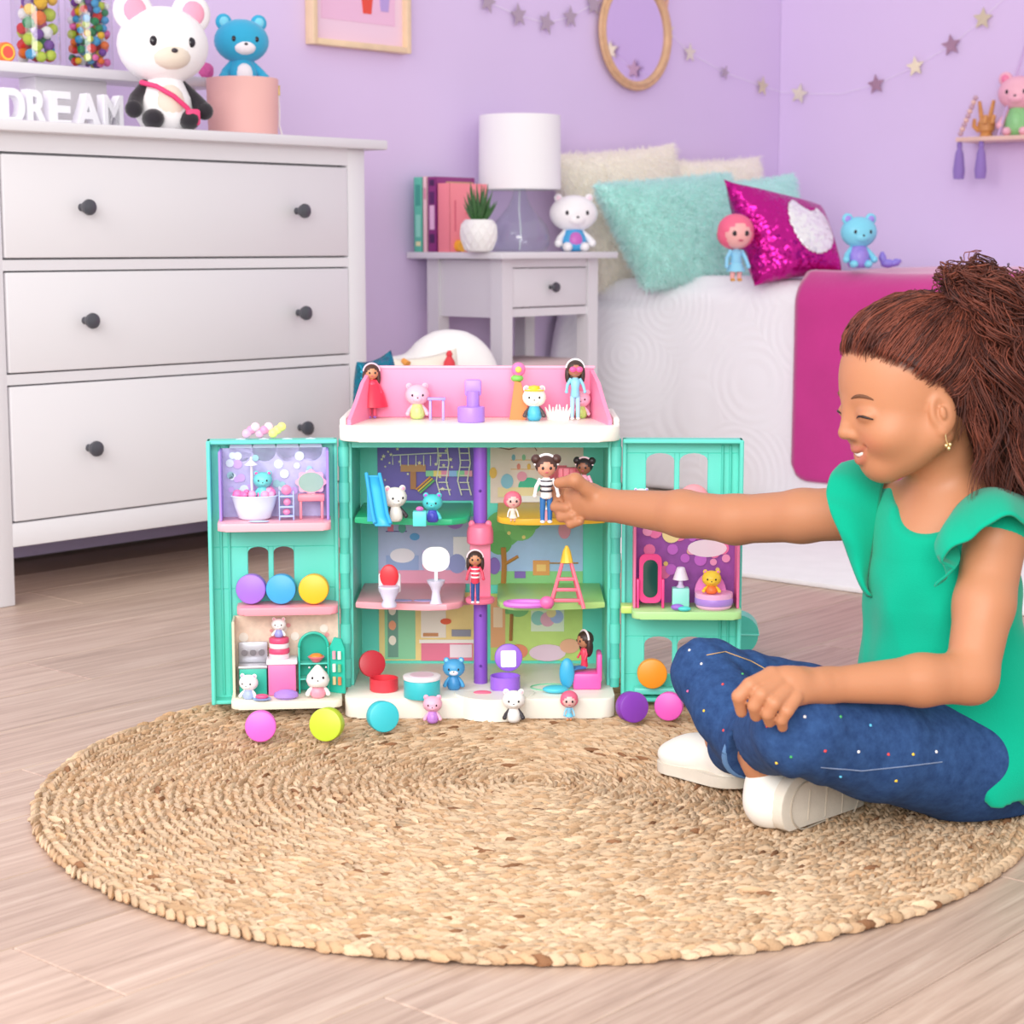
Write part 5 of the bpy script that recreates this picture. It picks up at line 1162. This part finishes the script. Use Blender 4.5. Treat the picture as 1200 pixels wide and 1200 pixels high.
# ---- skin
bf = Field((.02, 2.02, .0), (.72, 2.84, .70), .0024)
bf.ellip(H(-.006, 0, .052), (.092, .073, .077), HA, .01)
bf.ellip(H(.028, 0, -.004), (.061, .057, .067), HA, .03)
bf.cone(H(.058, 0, -.050), H(.054, 0, -.046), .018, .02, .02)
for s in (-1, 1):
    bf.cone(H(.056, s*.012, -.050), H(.002, s*.048, -.022), .017, .022, .022)
    bf.ellip(H(.050, s*.033, -.010), (.030, .026, .023), HA, .018)
    bf.ellip(H(.100, s*.034, .022), (.016, .017, .010), HA, .014, cut=True)
    bf.ellip(H(.0735, s*.031, .0185), (.0125, .0150, .0100), HA, .006)
    bf.ellip(H(-.004, s*.068, .004), (.0170, .0080, .0265), [HF*.97+HL*s*-.24, HL, HU], .004)
    bf.ellip(H(.000, s*.0765, .007), (.0095, .0060, .0165), HA, .003, cut=True)
    bf.ellip(H(-.002, s*.0745, .004), (.0045, .0035, .009), HA, .003)
    bf.ellip(H(.001, s*.069, -.017), (.0075, .006, .008), HA, .004)
bf.cone(H(.080, 0, .032), H(.0900, 0, .008), .0065, .0075, .012)
bf.cone(H(.0915, 0, .004), H(.0950, 0, -.0010), .0078, .0092, .006)
for s in (-1, 1): bf.ellip(H(.0865, s*.0095, -.0055), (.009, .0068, .0062), HA, .005)
# smile: lips round a parted mouth, corners drawn up and back
def lip(t, u0, uc, f0, fc, w=.0275): return H(fc+(f0-fc)*abs(t)**1.8, t*w, uc+(u0-uc)*abs(t)**2)
ts = np.linspace(-1, 1, 15)
for t in ts[1:-1]:
    c_ = (lip(t, -.0150, -.0262, .0725, .0835)+lip(t, -.0150, -.0385, .0725, .0835))/2
    bf.ellip(c_+HF*.004, (.007, .0045, .0012+.0046*(1-t*t)), HA, .002, cut=True)
for arr, rm in (([lip(t, -.0150, -.0250, .0730, .0868) for t in ts], .0030), ([lip(t, -.0150, -.0405, .0730, .0842) for t in ts], .0036)):
    bf.chain(arr, [.0014+rm*(1-abs(t)**2)*.8 for t in ts], .0035)
bf.cone(H(-.022, 0, -.02), neck, .041, .042, .02)
bf.cone(neck, RS, .042, .034, .03); bf.cone(neck, LS, .042, .036, .03)
chest = A(1100, 668, 2.37)
bf.cone(A(1100, 640, 2.36), chest, .068, .070, .03); bf.cone(chest, pel, .070, .080, .03)
# right arm reaching to the house, hand closed round the doll
bf.chain([RS, (RS+RE)/2, RE, RE*.6+RWr*.4, RWr], [.036, .0345, .0325, .0315, .0225], .012)
bf.cone(RWr, A(688, 586, 2.725), .0215, .022, .01); bf.cone(A(696, 594, 2.715), A(676, 596, 2.735), .019, .016, .012); bf.cone(A(690, 580, 2.715), A(671, 580, 2.74), .017, .014, .012)
bf.chain([A(694, 578, 2.698), A(674, 563, 2.690), A(655, 566, 2.708)], [.0115, .0098, .0078], .007)
bf.chain([A(672, 575, 2.745), A(652, 573, 2.775), A(640, 582, 2.785)], [.0098, .0088, .0074], .005)
bf.chain([A(672, 584, 2.742), A(651, 584, 2.760), A(651, 594, 2.742), A(665, 595, 2.722)], [.0092, .0084, .0078, .0070], .0022)
bf.chain([A(676, 592, 2.738), A(655, 597, 2.750), A(658, 606, 2.732), A(671, 604, 2.718)], [.0090, .0082, .0076, .0068], .0022)
bf.chain([A(684, 600, 2.730), A(666, 607, 2.738), A(669, 614, 2.722), A(680, 611, 2.712)], [.0082, .0074, .0068, .0060], .0022)
# left arm resting on the knee
bf.chain([LS, (LS+LE)/2, LE, LE*.65+LWr*.35, LWr], [.037, .035, .030, .0295, .0195], .012)
bf.cone(LWr, A(925, 800, 2.118), .0185, .0155, .012); bf.cone(A(955, 805, 2.13), A(930, 815, 2.108), .0165, .0135, .012); bf.cone(A(930, 798, 2.12), A(904, 793, 2.112), .0155, .0120, .012)
bf.chain([A(904, 792, 2.110), A(879, 803, 2.094), A(866, 816, 2.094), A(869, 834, 2.104)], [.0105, .0090, .0083, .0068], .002)
bf.chain([A(911, 802, 2.104), A(892, 814, 2.086), A(884, 827, 2.088), A(886, 839, 2.098)], [.0103, .0090, .0080, .0068], .002)
bf.chain([A(921, 810, 2.101), A(907, 824, 2.083), A(900, 836, 2.086), A(902, 846, 2.097)], [.0099, .0086, .0077, .0066], .002)
bf.chain([A(932, 817, 2.100), A(922, 833, 2.085), A(916, 843, 2.088), A(917, 852, 2.097)], [.0092, .0078, .0070, .0060], .002)
bf.chain([A(940, 794, 2.135), A(912, 797, 2.150), A(893, 806, 2.150)], [.0120, .0100, .0080], .008)
# legs inside the jeans, ankles showing
bf.cone(pel, RH_, .08, .05, .03); bf.cone(pel, LH_, .08, .05, .03)
bf.chain([RH_, RK, RK*.5+RA*.5, RA], [.05, .034, .030, .023], .01); bf.chain([LH_, LK, LA], [.05, .035, .024], .01)
RF0, RF1 = A(915, 945, 2.25), A(1012, 926, 2.37)
RN = np.cross(RF1-RF0, [0, 0, 1]); RN /= np.linalg.norm(RN); RN = RN if RN[1] < 0 else -RN; heel = RF0-RN*.026+(RF1-RF0)*.12
bf.chain([RA, heel], [.0235, .020], .01); bf.cone(heel, heel+(RF1-RF0)*.6, .018, .012, .01)
bf.chain([LA, np.array([.262, 2.50, .045]), np.array([.235, 2.53, .04])], [.024, .022, .018], .01)
V, Q = bf.mesh(); V = relax(V, Q, 2, .4); del bf
# colour: lips, cheeks, finger tips
loc_ = (V-HO) @ np.stack(HA, 1)
sk = np.array([lin(186), lin(127), lin(92)]); col = np.tile(sk, (len(V), 1))
def blend(w, c): global col; col = col*(1-w[:, None])+np.array(c)*w[:, None]
for arr in ([lip(t, -.0150, -.0250, .0730, .0868) for t in ts], [lip(t, -.0150, -.0405, .0730, .0842) for t in ts]):
    dmin = np.full(len(V), 9.0)
    for t, p_ in zip(ts, arr): dmin = np.minimum(dmin, np.linalg.norm(V-p_, axis=1)/(.0028+.0026*(1-t*t)))
    blend(np.clip((1.25-dmin)*3, 0, 1)*.5, (lin(178), lin(86), lin(80)))
inm = (np.abs(loc_[:, 1]) < .016) & (np.abs(loc_[:, 2]+.0325) < .006) & (loc_[:, 0] > .05) & (loc_[:, 0] < .081); col[inm] = (lin(110), lin(44), lin(46))
for s in (-1, 1):
    r_ = np.sqrt(((loc_[:, 1]-s*.034)/.022)**2+((loc_[:, 2]+.016)/.018)**2); blend(np.clip(1-r_, 0, 1)*(loc_[:, 0] > .04)*.35, (lin(206), lin(112), lin(92)))
HB = np.array([lin(66), lin(33), lin(27)])
def hairline(f): return np.interp(f, [-.12, -.035, -.020, -.008, .008, .030, .055, .078, .1], [-.075, -.055, .005, .034, .040, .062, .083, .094, .12])
sd = np.sqrt((((loc_-np.array([-.006, 0, .052]))/np.array([.092, .073, .077]))**2).sum(1)); blend(np.clip((loc_[:, 2]-hairline(loc_[:, 0])+.001)/.012, 0, 1)*(np.abs(sd-1) < .06), HB*1.3)
skin_m = mat('#cf9470', .48, .4, attr='tone', sss=.12, bump=(900, .04, .0004), key='skin')
person = obj('person', npmesh('person', V-BASE, Q, skin_m, col), None, BASE); tag(person, 'child in a green top and jeans sitting cross legged, holding up a doll', 'person')
def pchild(name, mb, m, smooth=60, label=None): return part(name, mb, m, person, tuple(-BASE), smooth=smooth, label=label)
# ---- face details, laid on the skin
from mathutils.bvhtree import BVHTree
BV, BQ = V, Q
face_ix = np.linalg.norm(V-H(.05, 0, 0), axis=1) < .09
fq = Q[face_ix[Q].all(1)]; remap = np.cumsum(face_ix)-1
fbvh = BVHTree.FromPolygons([tuple(v) for v in V[face_ix]], remap[fq].tolist())
def snap(p, off=.0003, d=None):
    d = Vector(-HF if d is None else d); q, n_, _, _ = fbvh.ray_cast(Vector(p)-d*.04, d)
    return tuple(Vector(p) if q is None else q-d*off)
for s in (-1, 1):
    td = -(HF*.85+HL*s*.52); td /= np.linalg.norm(td)
    pts = [snap(H(.075, s*.031+t*.0155, .0150+.0048*(1-t*t)-.0012*t*s), .0004, td) for t in np.linspace(-1, 1, 13)]
    pchild('eyelashes', MB().tube(pts, [.0005+.0010*(1-t*t)+.0004*(t*s > 0) for t in np.linspace(-1, 1, 13)], 6), mat('#2a1a16', .5))
    pts = [snap(H(.075, s*.031+t*.0185, .0385+.0045*(1-t*t)-.002*t*s), .0000, td) for t in np.linspace(-1, 1, 13)]
    pchild('eyebrow', MB().tube(pts, [.0008+.0017*(1-t*t) for t in np.linspace(-1, 1, 13)], 6), mat('#6b452f', .8))
    pchild('earring', MB().tube([H(.001, s*.0755, -.022), H(.002, s*.0765, -.028), H(.001, s*.0765, -.033)], .0009, 6).ell(H(.0035, s*.077, -.0345), .0024, u=10, v=8).ell(H(-.0015, s*.077, -.0345), .0024, u=10, v=8).ell(H(.001, s*.077, -.0385), .0026, u=10, v=8), mat('#e6cf9a', .25, metal=.8))
pchild('teeth', MB().tube([lip(t, -.0175, -.0312, .0725, .0836, .0255) for t in np.linspace(-.95, .95, 13)], [.0012, .0022, .0032]+[.0042]*7+[.0032, .0022, .0012], 8), mat('#f6f1ea', .25))

# ---- blouse
cf = Field((.34, 2.12, .02), (.78, 2.62, .50), .003)
cf.cone(A(1100, 640, 2.365), A(1104, 690, 2.37), .080, .090, .02)
cf.cone(A(1104, 690, 2.37), A(1112, 800, 2.375), .090, .108, .03)
cf.cone(A(1112, 800, 2.375), A(1122, 880, 2.385), .108, .128, .03)
cf.cone(A(1132, 800, 2.36), A(1165, 905, 2.33), .06, .075, .04)
cf.cone(A(1100, 622, 2.37), RS, .058, .038, .03); cf.cone(A(1108, 622, 2.37), LS, .058, .040, .03)
# neckline
def ncut(X, Y, Z):
    return None
cf.ellip(A(1096, 556, 2.345), (.056, .070, .064), None, .012, cut=True)
cf.ellip(A(1078, 596, 2.295), (.046, .050, .032), None, .014, cut=True)
# lower edge
zc = .045
sl, X, Y, Z = cf.blk(cf.lo, cf.lo+cf.h*(cf.n-1)); hem = zc+.02*np.sin(X*40)*np.sin(Y*35)-Z-(X-.56)*.05
cf.F = np.maximum(cf.F, hem.astype(np.float32)*1.0)
# folds
fold = (.0075*np.abs(np.sin(X*38+Z*20-Y*26+.8*np.sin(Z*17)))**1.5+.0038*np.sin(X*-60+Y*70+Z*14+2*np.sin(Z*20))-.003)*np.clip((.335-Z)*7, 0, 1); cf.F = cf.F+fold.astype(np.float32)
V, Q = cf.mesh(); V = relax(V, Q, 2, .4)
blm = mat('#06a684', .9, .12, bump=(600, .35, .001), sheen=.15)
blouse = obj('blouse', npmesh('blouse', V-BASE, Q, blm), person); del cf
def ruffle(I, O, up, rip, seed, name='sleeve_ruffle', n=48, m=16):
    I, O = np.array(I), np.array(O); q = np.linspace(0, len(I)-1, n+1)
    def cr(P):
        out = []
        for x in q:
            i = min(int(x), len(P)-2); t = x-i; p0, p1, p2, p3 = P[max(i-1, 0)], P[i], P[i+1], P[min(i+2, len(P)-1)]
            out.append(.5*((2*p1)+(-p0+p2)*t+(2*p0-5*p1+4*p2-p3)*t*t+(-p0+3*p1-3*p2+p3)*t**3))
        return np.array(out)
    a, b = cr(I), cr(O); V = []; F = []; r = np.random.RandomState(seed); ph = r.rand(3)*6
    for i in range(n+1):
        d = b[i]-a[i]; nn = np.cross(d, a[min(i+1, n)]-a[max(i-1, 0)]); nn /= np.linalg.norm(nn)+1e-9
        if nn @ np.array(up) < 0: nn = -nn
        for j in range(m+1):
            t = j/m; w_ = rip*t*(math.sin(i/n*19+ph[0])+.5*math.sin(i/n*37+ph[1]))
            V.append(tuple(a[i]+d*t+nn*(.016*math.sin(PI*min(1, t*.75+.05))+w_)-BASE))
    for i in range(n):
        for j in range(m): F.append([i*(m+1)+j, i*(m+1)+j+1, (i+1)*(m+1)+j+1, (i+1)*(m+1)+j])
    o = raw(name, V, F, blm, blouse, smooth=80); s = o.modifiers.new('thickness', 'SOLIDIFY'); s.thickness = .003; s.offset = 0
ruffle([A(1104, 662, 2.262), A(1110, 620, 2.265), A(1128, 590, 2.285), A(1160, 574, 2.305), A(1205, 588, 2.33), A(1225, 610, 2.36)], [A(1089, 686, 2.245), A(1114, 660, 2.212), A(1145, 632, 2.196), A(1180, 616, 2.196), A(1218, 628, 2.225), A(1240, 660, 2.28)], (.2, -1, .6), .0035, 3)
ruffle([A(1048, 560, 2.49), A(1040, 556, 2.43), A(1032, 580, 2.392), A(1026, 618, 2.374), A(1019, 655, 2.366), A(1013, 694, 2.366)], [A(1012, 552, 2.50), A(992, 549, 2.45), A(971, 566, 2.405), A(970, 596, 2.382), A(990, 640, 2.370), A(1010, 696, 2.364)], (-.6, -1, .5), .003, 5)
# ---- jeans
jf = Field((.10, 2.02, .0), (.76, 2.66, .30), .003)
jf.cone(pel, RH_, .105, .070, .03); jf.cone(pel, LH_, .105, .075, .03); jf.cone(A(1135, 880, 2.40), A(1150, 905, 2.36), .09, .075, .03)
jf.chain([RH_, RH_*.45+RK*.55, RK], [.068, .058, .0455], .012); jf.chain([RK, RK*.55+RA*.45, RK*.14+RA*.86], [.0455, .045, .0375], .012)
jf.chain([LH_, LH_*.45+LK*.55, LK], [.074, .066, .053], .012); jf.chain([LK, LK*.5+LA*.5, LK*.12+LA*.88], [.053, .044, .036], .012)
ax_ = (RA-RK)/np.linalg.norm(RA-RK); cp = RK*.10+RA*.90
sl, X, Y, Z = jf.blk(jf.lo, jf.lo+jf.h*(jf.n-1))
near_r = ((X-cp[0])**2+(Y-cp[1])**2+(Z-cp[2])**2) < .055**2
cutp = (X-cp[0])*ax_[0]+(Y-cp[1])*ax_[1]+(Z-cp[2])*ax_[2]
F2 = np.maximum(jf.F, cutp.astype(np.float32)); jf.F = np.where(near_r & (X < .36) & (Y > 2.2), F2, jf.F)
kn = np.exp(-(((X-LK[0]-.02)**2+(Y-LK[1])**2+(Z-LK[2]+.04)**2)/.05**2))+np.exp(-(((X-RK[0]-.03)**2+(Y-RK[1])**2+(Z-RK[2])**2)/.06**2)); fold = .0008*np.sin(X*45+Y*30+Z*40)+.0028*kn*np.sin(X*190+Z*150+Y*60); jf.F = jf.F+fold.astype(np.float32)
jf.F = np.maximum(jf.F, (.012-Z).astype(np.float32)+0*jf.F)
V, Q = jf.mesh(); V = relax(V, Q, 2, .4); JV, JQ = V, Q; del jf
jm_ = bpy.data.materials.new('mat_denim'); jm_.use_nodes = True; nt = jm_.node_tree; bs = nt.nodes['Principled BSDF']; bs.inputs['Roughness'].default_value = .85; bs.inputs['Specular IOR Level'].default_value = .2
tc = nt.nodes.new('ShaderNodeTexCoord'); n1 = nt.nodes.new('ShaderNodeTexNoise'); n1.inputs['Scale'].default_value = 70; n1.inputs['Detail'].default_value = 8; n1.inputs['Roughness'].default_value = .7
cr = nt.nodes.new('ShaderNodeValToRGB'); cr.color_ramp.elements[0].position = .3; cr.color_ramp.elements[0].color = hexc('#213b68'); cr.color_ramp.elements[1].position = .75; cr.color_ramp.elements[1].color = hexc('#37598c')
n2 = nt.nodes.new('ShaderNodeTexNoise'); n2.inputs['Scale'].default_value = 500; bp = nt.nodes.new('ShaderNodeBump'); bp.inputs['Strength'].default_value = .12; bp.inputs['Distance'].default_value = .0008
nt.links.new(tc.outputs['Object'], n1.inputs['Vector']); nt.links.new(n1.outputs['Fac'], cr.inputs[0]); nt.links.new(cr.outputs[0], bs.inputs['Base Color']); nt.links.new(tc.outputs['Object'], n2.inputs['Vector']); nt.links.new(n2.outputs['Fac'], bp.inputs['Height']); nt.links.new(bp.outputs[0], bs.inputs['Normal'])
jeans = obj('jeans', npmesh('jeans', V-BASE, Q, jm_), person)
bvh = BVHTree.FromPolygons([tuple(v) for v in JV], JQ.tolist())
def hit(px, py):
    r = _ray(px, py).normalized(); h_ = bvh.ray_cast(CP, r); return h_[0], h_[1]
# turned up cuff and stitching
a1 = np.cross(ax_, [0, 0, 1]); a1 /= np.linalg.norm(a1); a2 = np.cross(ax_, a1)
ring = [tuple(cp-ax_*.006+(a1*math.cos(t)+a2*math.sin(t))*.0385) for t in np.linspace(0, 2*PI, 33)]
part('cuff', MB().tube(ring, .0048, 8, cap=False), mat('#5f86b4', .85), jeans, tuple(-BASE), smooth=70)
stc = ['#e8413f', '#f6f2f0', '#5fc0e8', '#f2c83a', '#3fa860', '#e86aa0']
studs = [(808, 762, 1), (825, 745, 2), (822, 778, 1), (847, 802, 0), (806, 810, 5), (825, 833, 3), (848, 856, 0), (943, 840, 1), (985, 840, 4), (899, 851, 0), (910, 894, 3), (927, 887, 4), (967, 880, 0), (1006, 881, 1), (1041, 884, 0), (1070, 884, 3), (1097, 881, 1), (870, 790, 4), (1020, 850, 2), (1050, 915, 3), (985, 910, 2)]
for px, py, c in studs:
    q, n_ = hit(px, py)
    if q is None: continue
    part('rhinestone', MB().ico((0, 0, 0), .0021, 1), mat(stc[c], .2), jeans, tuple(Vector(q)-Vector(BASE)))
def seam(pts, col_='#c9a070'):
    P = []
    for (x0, y0), (x1, y1) in zip(pts, pts[1:]):
        for i in range(8):
            q, n_ = hit(x0+(x1-x0)*i/8, y0+(y1-y0)*i/8)
            if q is not None: P.append(tuple(q+n_*.0006-Vector(BASE)))
    if len(P) > 3: part('seam', MB().tube(P, .0007, 5), mat(col_, .8), jeans)
seam([(828, 768), (850, 764), (880, 775), (900, 786)]); seam([(962, 899), (1010, 903), (1060, 898), (1110, 892)], '#7f8fae')
# ---- socks and shoes
N_ = np.cross(RF1-RF0, [0, 0, 1]); N_ /= np.linalg.norm(N_)
if N_[1] > 0: N_ = -N_
Afx = (RF1-RF0)/np.linalg.norm(RF1-RF0); Wd_ = np.cross(N_, Afx)
sf = Field((.22, 2.10, .0), (.52, 2.46, .19), .0022)
def shoe(fd, h0, ax, n, wd, Ls, ank=None):
    P = lambda a, b, c: h0+ax*a+n*b+wd*c      # along, towards the sole, across
    fd.ellip(P(.028, -.024, 0), (.038, .036, .036), [ax, n, wd], .01)
    fd.ellip(P(Ls-.045, -.012, 0), (.048, .022, .037), [ax, n, wd], .02)
    fd.ellip(P(Ls*.5, -.020, 0), (.055, .026, .029), [ax, n, wd], .02)
    fd.cone(P(.030, -.028, 0), P(.022, -.055, 0) if ank is None else P(.030, -.028, 0)*.55+ank*.45, .030, .027, .012)
    return P
PR = shoe(sf, RF0-Afx*.012, Afx, N_, Wd_, .175, RA)
sf.cut(lambda X, Y, Z: -((X-PR(0, .002, 0)[0])*N_[0]+(Y-PR(0, .002, 0)[1])*N_[1]+(Z-PR(0, .002, 0)[2])*N_[2]), sf.lo, sf.lo+sf.h*sf.n, .002)
V, Q = sf.mesh(); shm = mat('#eeebe2', .7, bump=(300, .2, .0008)); sh_r = obj('shoe', npmesh('shoe', V-BASE, Q, shm), person); del sf
def sole_poly(Ls, w1=.0395, w2=.040):
    p = []
    for t in np.linspace(-PI/2, PI/2, 12): p.append((Ls-.040+.040*math.cos(t), w2*math.sin(t)))
    p += [(Ls*.5, .032)]
    for t in np.linspace(PI/2, 1.5*PI, 12): p.append((.038+.040*math.cos(t), w1*math.sin(t)))
    p += [(Ls*.5, -.032)]
    return p
def sole(P, Ls, parent, n):
    poly = sole_poly(Ls); mb = MB(); bm = mb.bm
    a = [bm.verts.new(tuple(P(x, -.004, y)-BASE)) for x, y in poly]; b = [bm.verts.new(tuple(P(x, .012, y)-BASE)) for x, y in poly]
    bm.faces.new(a); bm.faces.new(list(reversed(b))); k = len(poly)
    for i in range(k): bm.faces.new((a[i], b[i], b[(i+1) % k], a[(i+1) % k]))
    bmesh.ops.bevel(bm, geom=[e for e in bm.edges if len({v in b for v in e.verts}) == 1 and e.verts[0] in b], offset=.003, segments=2, profile=.5, affect='EDGES', clamp_overlap=True)
    for v in bm.verts: v.co.z = max(v.co.z, .0)
    so = part('sole', mb, mat('#d8cfc0', .75, bump=(220, .3, .001), var=.05, vscale=30), parent, smooth=40)
    poly2 = [(Ls*.5+(x-Ls*.5)*.80, y*.76) for x, y in poly]
    pts = [tuple(P(x, .0125, y)-BASE) for x, y in poly2+poly2[:1]]
    part('sole_groove', MB().tube(pts, .0012, 6, cap=False), mat('#b9ad9c', .8), so)
    for q in (.3, .5, .7):
        part('sole_groove', MB().tube([tuple(P(Ls*q, .0125, -.019)-BASE), tuple(P(Ls*q, .0125, .019)-BASE)], .0009, 6), mat('#c4b9a8', .8), so)
sole(PR, .175, sh_r, N_)
part('sock', MB().tube([tuple(PR(.030, -.028, 0)*.38+RA*.62-BASE), tuple(PR(.030, -.028, 0)*.62+RA*.38-BASE)], [.0262, .0275], 20), mat('#f6f4f6', .9, bump=(300, .4, .001)), person, smooth=60)
sf = Field((.12, 2.36, .0), (.40, 2.70, .14), .0022)
Lax = np.array([-.62, .78, -.05]); Lax /= np.linalg.norm(Lax); Ln = np.array([0, 0, -1.0]); Lw = np.cross(Ln, Lax); Lw /= np.linalg.norm(Lw); Ln = np.cross(Lax, Lw)
PL_ = shoe(sf, np.array([.315, 2.42, RG+.016]), Lax, Ln, Lw, .165)
V, Q = sf.mesh(); sh_l = obj('shoe', npmesh('shoe', V-BASE, Q, shm), person); sole(PL_, .165, sh_l, Ln); del sf

# ---- hair
hairm = mat('#5a3022', .55, .35, attr='tone', key='hair')
SC, SR = np.array([-.006, 0, .052]), np.array([.092, .073, .077])
hf = Field((.36, 2.14, .40), (.70, 2.54, .70), .003)
sl, X, Y, Z = hf.blk(hf.lo, hf.lo+hf.h*(hf.n-1))
px_, py_, pz_ = X-HO[0], Y-HO[1], Z-HO[2]
f_, l_, u__ = [px_*a[0]+py_*a[1]+pz_*a[2] for a in HA]
R2 = SR+.0058
k0 = np.sqrt(((f_-SC[0])/R2[0])**2+((l_-SC[1])/R2[1])**2+((u__-SC[2])/R2[2])**2); k1 = np.sqrt(((f_-SC[0])/R2[0]**2)**2+((l_-SC[1])/R2[1]**2)**2+((u__-SC[2])/R2[2]**2)**2)+1e-9
de = k0*(k0-1)/k1; dh = (hairline(f_)+.013-u__)*.75
hf.F = np.maximum(de, dh).astype(np.float32)
hf.ellip(H(-.075, 0, .0), (.045, .06, .07), HA, .02)
TB = H(-.080, .012, .118)
hf.ellip(TB, (.024, .024, .020), None, .02)
V, Q = hf.mesh(); V = relax(V, Q, 1, .4); del hf
hb = np.array([lin(66), lin(33), lin(27)]); hl = np.array([lin(132), lin(68), lin(50)])
obj('hair', npmesh('hair', V-BASE, Q, hairm, np.tile(hb, (len(V), 1))), person)
rng = np.random.RandomState(11)
def strands(paths, rad, cols):
    """paths: (n, k, 3) tapering three sided tubes"""
    n, k, _ = paths.shape; T = np.gradient(paths, axis=1); T /= np.linalg.norm(T, axis=2, keepdims=True)+1e-12
    up = rng.randn(n, 1, 3); S1 = np.cross(T, up); S1 /= np.linalg.norm(S1, axis=2, keepdims=True)+1e-12; S2 = np.cross(T, S1)
    tp = np.minimum(1, np.linspace(0, 1, k)*8+.3)*np.clip((1.02-np.linspace(0, 1, k))*5, .1, 1)
    R = (rad[:, None]*tp[None])[..., None]; V = np.stack([paths+R*(S1*math.cos(a)+S2*math.sin(a)) for a in (0, 2.094, 4.189)], 2).reshape(-1, 3)
    b = (np.arange(n)[:, None]*k+np.arange(k-1)[None]).reshape(-1, 1)*3; Q = np.concatenate([b+np.array([i, (i+1) % 3, 3+(i+1) % 3, 3+i]) for i in range(3)])
    return V, Q, np.repeat(cols, k*3, 0)
# combed back over the scalp
n = 5200; P0 = []
while len(P0) < n:
    d = rng.randn(3); d /= np.linalg.norm(d); p = SC+d*(SR+.004)
    hl_ = hairline(p[0])+abs(rng.normal(0, .005))-.002
    if p[2] > hl_-.004 and p[2] < hl_+(.03 if rng.rand() < .6 else .2): P0.append(p)
P0 = np.array(P0); P1 = np.array([-.082, .010, .116])+rng.randn(n, 3)*.008; k = 16; t = np.linspace(0, 1, k)[None, :, None]
L = P0[:, None]*(1-t)+P1[:, None]*t; dirs = (L-SC)/SR; dirs /= np.linalg.norm(dirs, axis=2, keepdims=True)
rise = (.0055+.0045*rng.rand(n, 1, 1))*np.minimum(1, t*5+.1)+.007*np.sin(t*PI)*rng.rand(n, 1, 1)+.0005; L = SC+dirs*(SR+rise)
ph3 = P0[:, None, 1:2]*160+P0[:, None, 2:3]*120
L += .0016*np.sin(t*22+ph3)*np.array([.2, 1, .6])+.0010*np.sin(t*rng.uniform(14, 34, (n, 1, 1))+rng.rand(n, 1, 1)*6)*rng.randn(n, 1, 3)
W = HO+L[..., 0:1]*HF+L[..., 1:2]*HL+L[..., 2:3]*HU
mixc = np.clip(.5+.35*np.sin(P0[:, 1:2]*230+P0[:, 2:3]*170)+.3*rng.randn(n, 1), 0, 1); V, Q, c = strands(W, .0005+.0004*rng.rand(n), hb*(1-mixc)+hl*mixc)
o = obj('combed_hair', npmesh('combed_hair', V-BASE, Q, hairm, c), person); o['kind'] = 'stuff'
# curly ponytail: locks of strands round curling guides
pf = Field((.44, 2.10, .26), (.86, 2.60, .72), .004)
pf.chain([TB, A(1150, 346, 2.36), A(1185, 400, 2.36), A(1190, 500, 2.35), A(1200, 590, 2.34)], [.028, .030, .046, .058, .032], .03)
V, Q = pf.mesh(); obj('ponytail', npmesh('ponytail', V-BASE, Q, hairm, np.tile(hb*.8, (len(V), 1))), person); del pf
g = 230; per = 17; n = g*per; k = 30; t = np.linspace(0, 1, k)[None, :, None]
S0 = TB+rng.randn(g, 3)*.014
d0 = np.stack([rng.uniform(-.5, 1, g), rng.uniform(-.9, .9, g), rng.uniform(.0, 1.0, g)], 1); d0 /= np.linalg.norm(d0, axis=1)[:, None]
ex = rng.uniform(1112, 1290, g); ln_ = rng.rand(g)**.6; ey = 400+ln_*(70+185*np.clip((ex-1090)/90, .1, 1.0)); eY = 2.34+rng.uniform(-.10, .10, g)
E3 = np.array([A(a, b, c) for a, b, c in zip(ex, ey, eY)])
P1 = S0+d0*rng.uniform(.03, .095, (g, 1)); P2 = E3*.55+S0*.45+np.stack([rng.uniform(.0, .05, g), rng.uniform(-.045, .045, g), rng.uniform(.0, .07, g)], 1)
B = S0[:, None]*(1-t)**3+3*P1[:, None]*t*(1-t)**2+3*P2[:, None]*t*t*(1-t)+E3[:, None]*t**3
fr_ = rng.uniform(15, 28, (g, 1, 1)); am = rng.uniform(.0045, .011, (g, 1, 1))*np.minimum(1, t*4); ph_ = rng.rand(g, 1, 1)*6.28
B = B+am*(np.cos(t*fr_+ph_)*np.array([1, .2, 0])+np.sin(t*fr_+ph_)*np.array([.1, 1, .3]))
gi = np.repeat(np.arange(g), per); wd_ = rng.uniform(.002, .0065, (n, 1, 1))
off = rng.randn(n, 1, 3)*wd_*(.5+.9*np.sin(t*PI*.9))
off = off+.0016*np.sin(t*rng.uniform(20, 45, (n, 1, 1))+rng.rand(n, 1, 1)*6)*rng.randn(n, 1, 3)
Bs = B[gi]+off
cut_ = rng.uniform(.8, 1, (n, 1, 1)); mixc = np.clip(rng.rand(g, 1)[gi]*.8+.22*rng.randn(n, 1), 0, 1)
V, Q, c = strands(Bs, .0006+.0005*rng.rand(n), hb*(1-mixc)+hl*mixc)
o = obj('ponytail_curls', npmesh('ponytail_curls', V-BASE, Q, hairm, c), person); o['kind'] = 'stuff'
# ---- the doll in the hand
pd_ = A(640, 613, 2.745)
doll('toy_doll', 'doll in a striped top and blue trousers held up by the child', Vector(pd_), .098, .05, hair='#4a2c26', shirt='#f4f0f0', pants='#2f6fb0', band='#f7eef2', skin='#d99a80', shoes='#f7f2f4', stripes='#3a3440', hairstyle='buns', hs=.15, group='dolls of the dollhouse')
